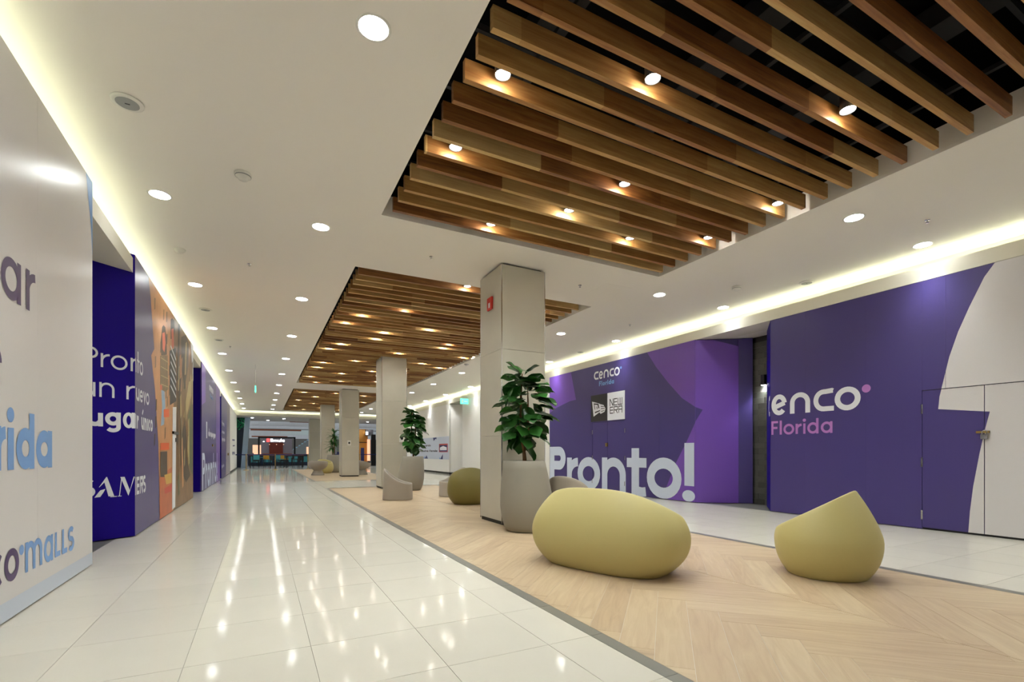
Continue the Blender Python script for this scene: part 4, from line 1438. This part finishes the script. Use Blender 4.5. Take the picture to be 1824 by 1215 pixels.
for i, (x, lab) in enumerate(((-.86, 'brass queue post at the left of the far opening'), (.84, 'brass queue post in the middle of the far opening'), (2.85, 'brass queue post left of the far column'), (6.3, 'brass queue post right of the third column'))):
    stanchion(x, 35.9, lab)
for i, (a, b, z, lab) in enumerate(((-1.5, -.86, 1.0, 'blue queue belt from the left wall to the first post'), (-.86, .84, 1.0, 'blue queue belt between the first two posts'), (.84, 2.85, 1.0, 'blue queue belt from the middle post to the far column'), (4.4, 6.3, 1.0, 'dark queue belt right of the third column'), (6.3, 8.7, 1.0, 'dark queue belt reaching the right wall'))):
    MB().box(a + .04, b - .04, 35.89, 35.91, z - .03, z + .03).build('queue_belt', 'belt_blue', label=lab, cat='queue belt', group='queue belts')
for i, (x, y) in enumerate(((-.6, 42), (1.6, 42), (3.9, 43), (6.4, 42), (8.2, 43), (0.5, 44.5), (5.2, 44.6))):
    t = thing('downlight', 'small downlight in the food court ceiling, %s from the left' % ORD[i].replace('nearest', 'first'), 'downlight', (x, y, 3.789), group='food court downlights')
    link('trim_ring', dl_ring, None, t)
    link('lens', dl_lens, None, t)
    lamp('down_lamp', (0, 0, -.01), 60, .09, 140, .6, t)
# navy wall with hanging greenery, pale column
t = thing('feature_wall', 'dark navy wall at the left edge of the far opening', 'feature wall')
MB().box(-3.3, -1.05, 42.0, 42.2, 0, 3.78).build('panel', 'navy_tile', t)
for i in range(6):
    MB().box(-2.9, -1.1, 41.985, 42.0, .4 + i * .5, .405 + i * .5).build('joint_strip', 'void_metal', t)
gr = MB()
rg = random.Random(5)
for i in range(60):
    x, z = rg.uniform(-1.75, -1.1), rg.uniform(2.95, 3.7)
    a = rg.uniform(0, 6.28)
    gr.add([(x, 41.85, z), (x + .12 * math.cos(a), 41.8, z + .12 * math.sin(a)), (x + .2 * math.cos(a + .4), 41.9, z + .2 * math.sin(a + .4)), (x + .1 * math.cos(a + .9), 41.92, z + .1 * math.sin(a + .9))], [(0, 1, 2, 3)])
g = gr.build('hanging_greenery', 'leaf_green', label='bright green hanging foliage on the navy wall', cat='foliage')
MB().add([(-1.35, 41.5, 0), (-1.0, 41.5, 0), (-1.0, 41.8, 0), (-1.35, 41.8, 0), (-1.08, 41.5, 3.78), (-.72, 41.5, 3.78), (-.72, 41.8, 3.78), (-1.08, 41.8, 3.78)], [(0, 1, 5, 4), (1, 2, 6, 5), (2, 3, 7, 6), (3, 0, 4, 7), (4, 5, 6, 7)]).build('light_column', 'pale_blue', label='slim pale blue column right of the navy wall', cat='column')
# bulkheads, wavy
for i, (y, z0, z1, m, lab) in enumerate(((46.6, 3.46, 4.6, 'mall_white', 'first white wavy bulkhead over the food court'), (51.0, 3.40, 4.4, 'mall_white', 'second white wavy bulkhead over the food court'), (55.4, 2.98, 3.5, 'mall_white', 'third white bulkhead over the food court'), (62.0, 2.75, 3.3, 'mall_white', 'fourth white bulkhead over the food court'))):
    pts = [(-1.2 + k * .5, y + .12 * math.sin(k * .9)) for k in range(40)]
    poly = pts + [(x, yy + .3) for x, yy in reversed(pts)]
    MB().prism(poly, z0, z1).build('bulkhead', m, label=lab, cat='bulkhead', group='white bulkheads')
for y, z, x0, x1, lab in ((53.2, 3.30, -.9, 3.6, 'long copper-brown ceiling band near the food court bulkheads'), (59.0, 2.82, -.9, 2.6, 'lower copper-brown ceiling band behind the food court'), (45.6, 3.76, 2.2, 5, 'copper-brown ceiling band by the far column')):
    MB().box(x0, x1, y, y + .5, z, z + .12).build('ceiling_band', 'copper_wood', label=lab, cat='ceiling band', group='copper ceiling bands')
# kiosk
t = thing('kiosk', 'food kiosk framed in black with a lit sign, beyond the far opening', 'kiosk', (0, 50, 0))
for x in (-.25, 2.75):
    MB().box(x, x + .14, 0, .14, 0, 2.55).build('post', 'black', t)
MB().box(-.25, 2.89, 0, .14, 2.45, 2.6).build('beam', 'black', t)
MB().box(.1, 2.6, .2, .8, 0, 1.05).build('counter', 'copper_wood', t)
MB().box(.0, 2.7, 2.2, 2.3, 0, 2.5).build('back_wall', 'grey_lilac', t)
MB().box(.7, 1.9, 2.1, 2.19, .9, 2.1).build('brick_panel', 'brick_red', t)
MB().box(.45, .7, -.02, .0, 2.12, 2.44).build('sign_mark', 'screen_red', t)
FK = Face((0, -.02), (1, 0), (0, -1))
decal(word('Emula', .78, 1.95, 2.14, 2.32, .06, 2.42), FK, 0.0, 'screen_white', t, 'lettering', 'white lit letters')
MB().lathe([(.0005, -.05), (.1, 0), (.0005, .05)], 12, (.22, .1, 2.15), caps=False).build('globe_lamp', 'screen_white', t, True)
for x in (.7, 1.3, 1.9):
    MB().lathe([(.0005, -.04), (.05, 0), (.0005, .04)], 10, (x, 1.0, 1.9), caps=False).build('pendant', 'screen_warm', t, True)
# escalator
t = thing('escalator', 'grey escalator flank with blue steps right of the kiosk', 'escalator', (0, 57, 0))
MB().add([(2.6, 0, 0), (7.5, 0, 0), (7.5, 0, 3.2), (5.2, 0, 3.0), (2.6, 0, 1.1), (2.6, 1, 0), (7.5, 1, 0), (7.5, 1, 3.2), (5.2, 1, 3.0), (2.6, 1, 1.1)],
         [(0, 1, 2, 3, 4), (5, 9, 8, 7, 6), (0, 5, 6, 1), (1, 6, 7, 2), (2, 7, 8, 3), (3, 8, 9, 4), (4, 9, 5, 0)]).build('flank', 'grey_lilac', t)
for k in range(9):
    x = 2.75 + k * .28
    z = 1.22 + k * .205
    MB().box(x, x + .16, -.03, -.001, z, z + .12).build('blue_step', 'pale_blue', t)  # plain pale blue blocks along the flank, no emission
# lit shop displays
for i, (x, y, z, w_, h_, m, lab) in enumerate(((-.75, 55, 1.1, .9, .8, 'screen_warm', 'glowing food display left of the kiosk'), (4.0, 52, 1.0, 1.3, .7, 'screen_warm', 'glowing food display right of the kiosk'), (4.3, 53, 1.75, 1.0, .3, 'screen_green', 'green lit sign above the right food display'), (5.35, 52, .9, .4, 1.3, 'seat_yellow', 'tall yellow panel near the far column'))):
    MB().box(x, x + w_, y, y + .1, z, z + h_).box(x + .1, x + w_ - .1, y + .02, y + .08, 0, z).build('food_display', m, label=lab, cat='display', group='lit displays')
# high table, stools
t = thing('high_table', 'long high table with wooden top and black legs in the far opening', 'table', (0, 40.2, 0))
MB().box(-.8, 2.9, -.3, .3, .93, .99).build('top', 'copper_wood', t)
for x in (-.7, .6, 1.7, 2.8):
    for y in (-.25, .25):
        MB().box(x - .03, x + .03, y - .03, y + .03, 0, .93).build('leg', 'black', t)
MB().box(-.75, 2.85, -.27, -.23, .2, .24).build('rail', 'black', t)
for i, (x, y, m, lab) in enumerate(((-.3, 39.55, 'seat_teal', 'first stool at the high table, teal seat'), (.4, 40.9, 'seat_yellow', 'second stool at the high table, yellow seat'), (1.2, 39.5, 'seat_teal', 'third stool at the high table, teal seat'), (1.6, 41.0, 'seat_yellow', 'fourth stool at the high table, yellow seat'), (2.3, 39.45, 'black', 'fifth stool at the high table, black seat'))):
    t = thing('bar_stool', lab, 'stool', (x, y, 0), rz=.3 * i, group='stools at the high table')
    MB().box(-.2, .2, -.2, .2, .62, .67).build('seat', m, t)
    MB().box(-.2, .2, .17, .2, .67, .95).build('backrest', m, t)
    for a in (-.17, .17):
        for b in (-.17, .17):
            MB().box(a - .015, a + .015, b - .015, b + .015, 0, .62).build('leg', 'black', t)
for i, (x, y, lab) in enumerate(((.2, 44.5, 'dark cafe table left behind the high table'), (2.3, 44.8, 'dark cafe table right behind the high table'))):
    t = thing('cafe_table', lab, 'table', (x, y, 0), group='cafe tables')
    MB().lathe([(.45, .72), (.45, .75)], 20).build('top', 'seat_teal', t)
    MB().lathe([(.25, 0), (.25, .02), (.04, .04), (.04, .72)], 14).build('pedestal', 'black', t)
for i, (x, y, lab) in enumerate(((-.4, 43.3, 'first dark cafe chair behind the high table'), (.9, 43.6, 'second dark cafe chair behind the high table'), (1.7, 43.2, 'third dark cafe chair behind the high table'), (2.9, 43.7, 'fourth dark cafe chair behind the high table'), (-.3, 45.6, 'fifth dark cafe chair behind the high table'), (1.5, 45.8, 'sixth dark cafe chair behind the high table'))):
    t = thing('cafe_chair', lab, 'chair', (x, y, 0), rz=1.1 * i, group='dark cafe chairs')
    MB().box(-.21, .21, -.21, .21, .43, .47).build('seat', 'black', t)
    MB().box(-.21, .21, .18, .21, .5, .88).build('backrest', 'black', t)
    for a in (-.19, .19):
        for b in (-.19, .19):
            MB().box(a - .015, a + .015, b - .015, b + .015, 0, .43 if b < 0 else .5).build('leg', 'black', t)
t = thing('filler_counter', 'low navy counter with teal panels, added to darken behind the cafe tables', 'counter', (0, 47.2, 0))  # dark counter added to darken the strip behind the tables
MB().box(-1.0, 4.2, 0, .5, 0, .95).build('body', 'navy_tile', t)
MB().box(-1.05, 4.25, -.05, .55, .95, 1.0).build('top', 'copper_wood', t)
for k in range(5):
    MB().box(-.85 + k, -.1 + k, -.02, 0, .3, .8).build('front_panel', 'seat_teal', t)
# storefront right of the third column
t = thing('storefront', 'amber wood storefront with a black pier beyond the right side of the far end', 'storefront', (0, 44, 0))
MB().box(7.0, 8.4, 0, .1, 0, 3.2).build('wood_wall', 'amber_wood', t)
MB().box(8.42, 8.8, -1.4, -1.3, 0, 2.7).build('pier', 'black', t)
MB().box(8.3, 8.55, -.3, -.2, .4, 2.3).build('shelf_display', 'screen_warm', t)
MB().box(8.32, 8.53, -.28, -.22, 0, .4).build('shelf_base', 'black', t)
MB().box(8.1, 8.75, -.6, -.4, 2.6, 3.15).build('hanging_sign', 'print_grey', t)
MB().box(8.12, 8.3, -.62, -.601, 2.7, 2.95).build('sign_light', 'screen_white', t)
MB().box(7.1, 8.35, -.02, -.001, 2.0, 2.06).build('dark_rail', 'black', t)
MB().box(7.7, 7.98, -.6, -.5, 0, 1.55).build('menu_board', 'print_navy', t)
MB().box(5.75, 6.1, -.6, -.5, 0, 1.2).build('blue_panel', 'belt_blue', t)
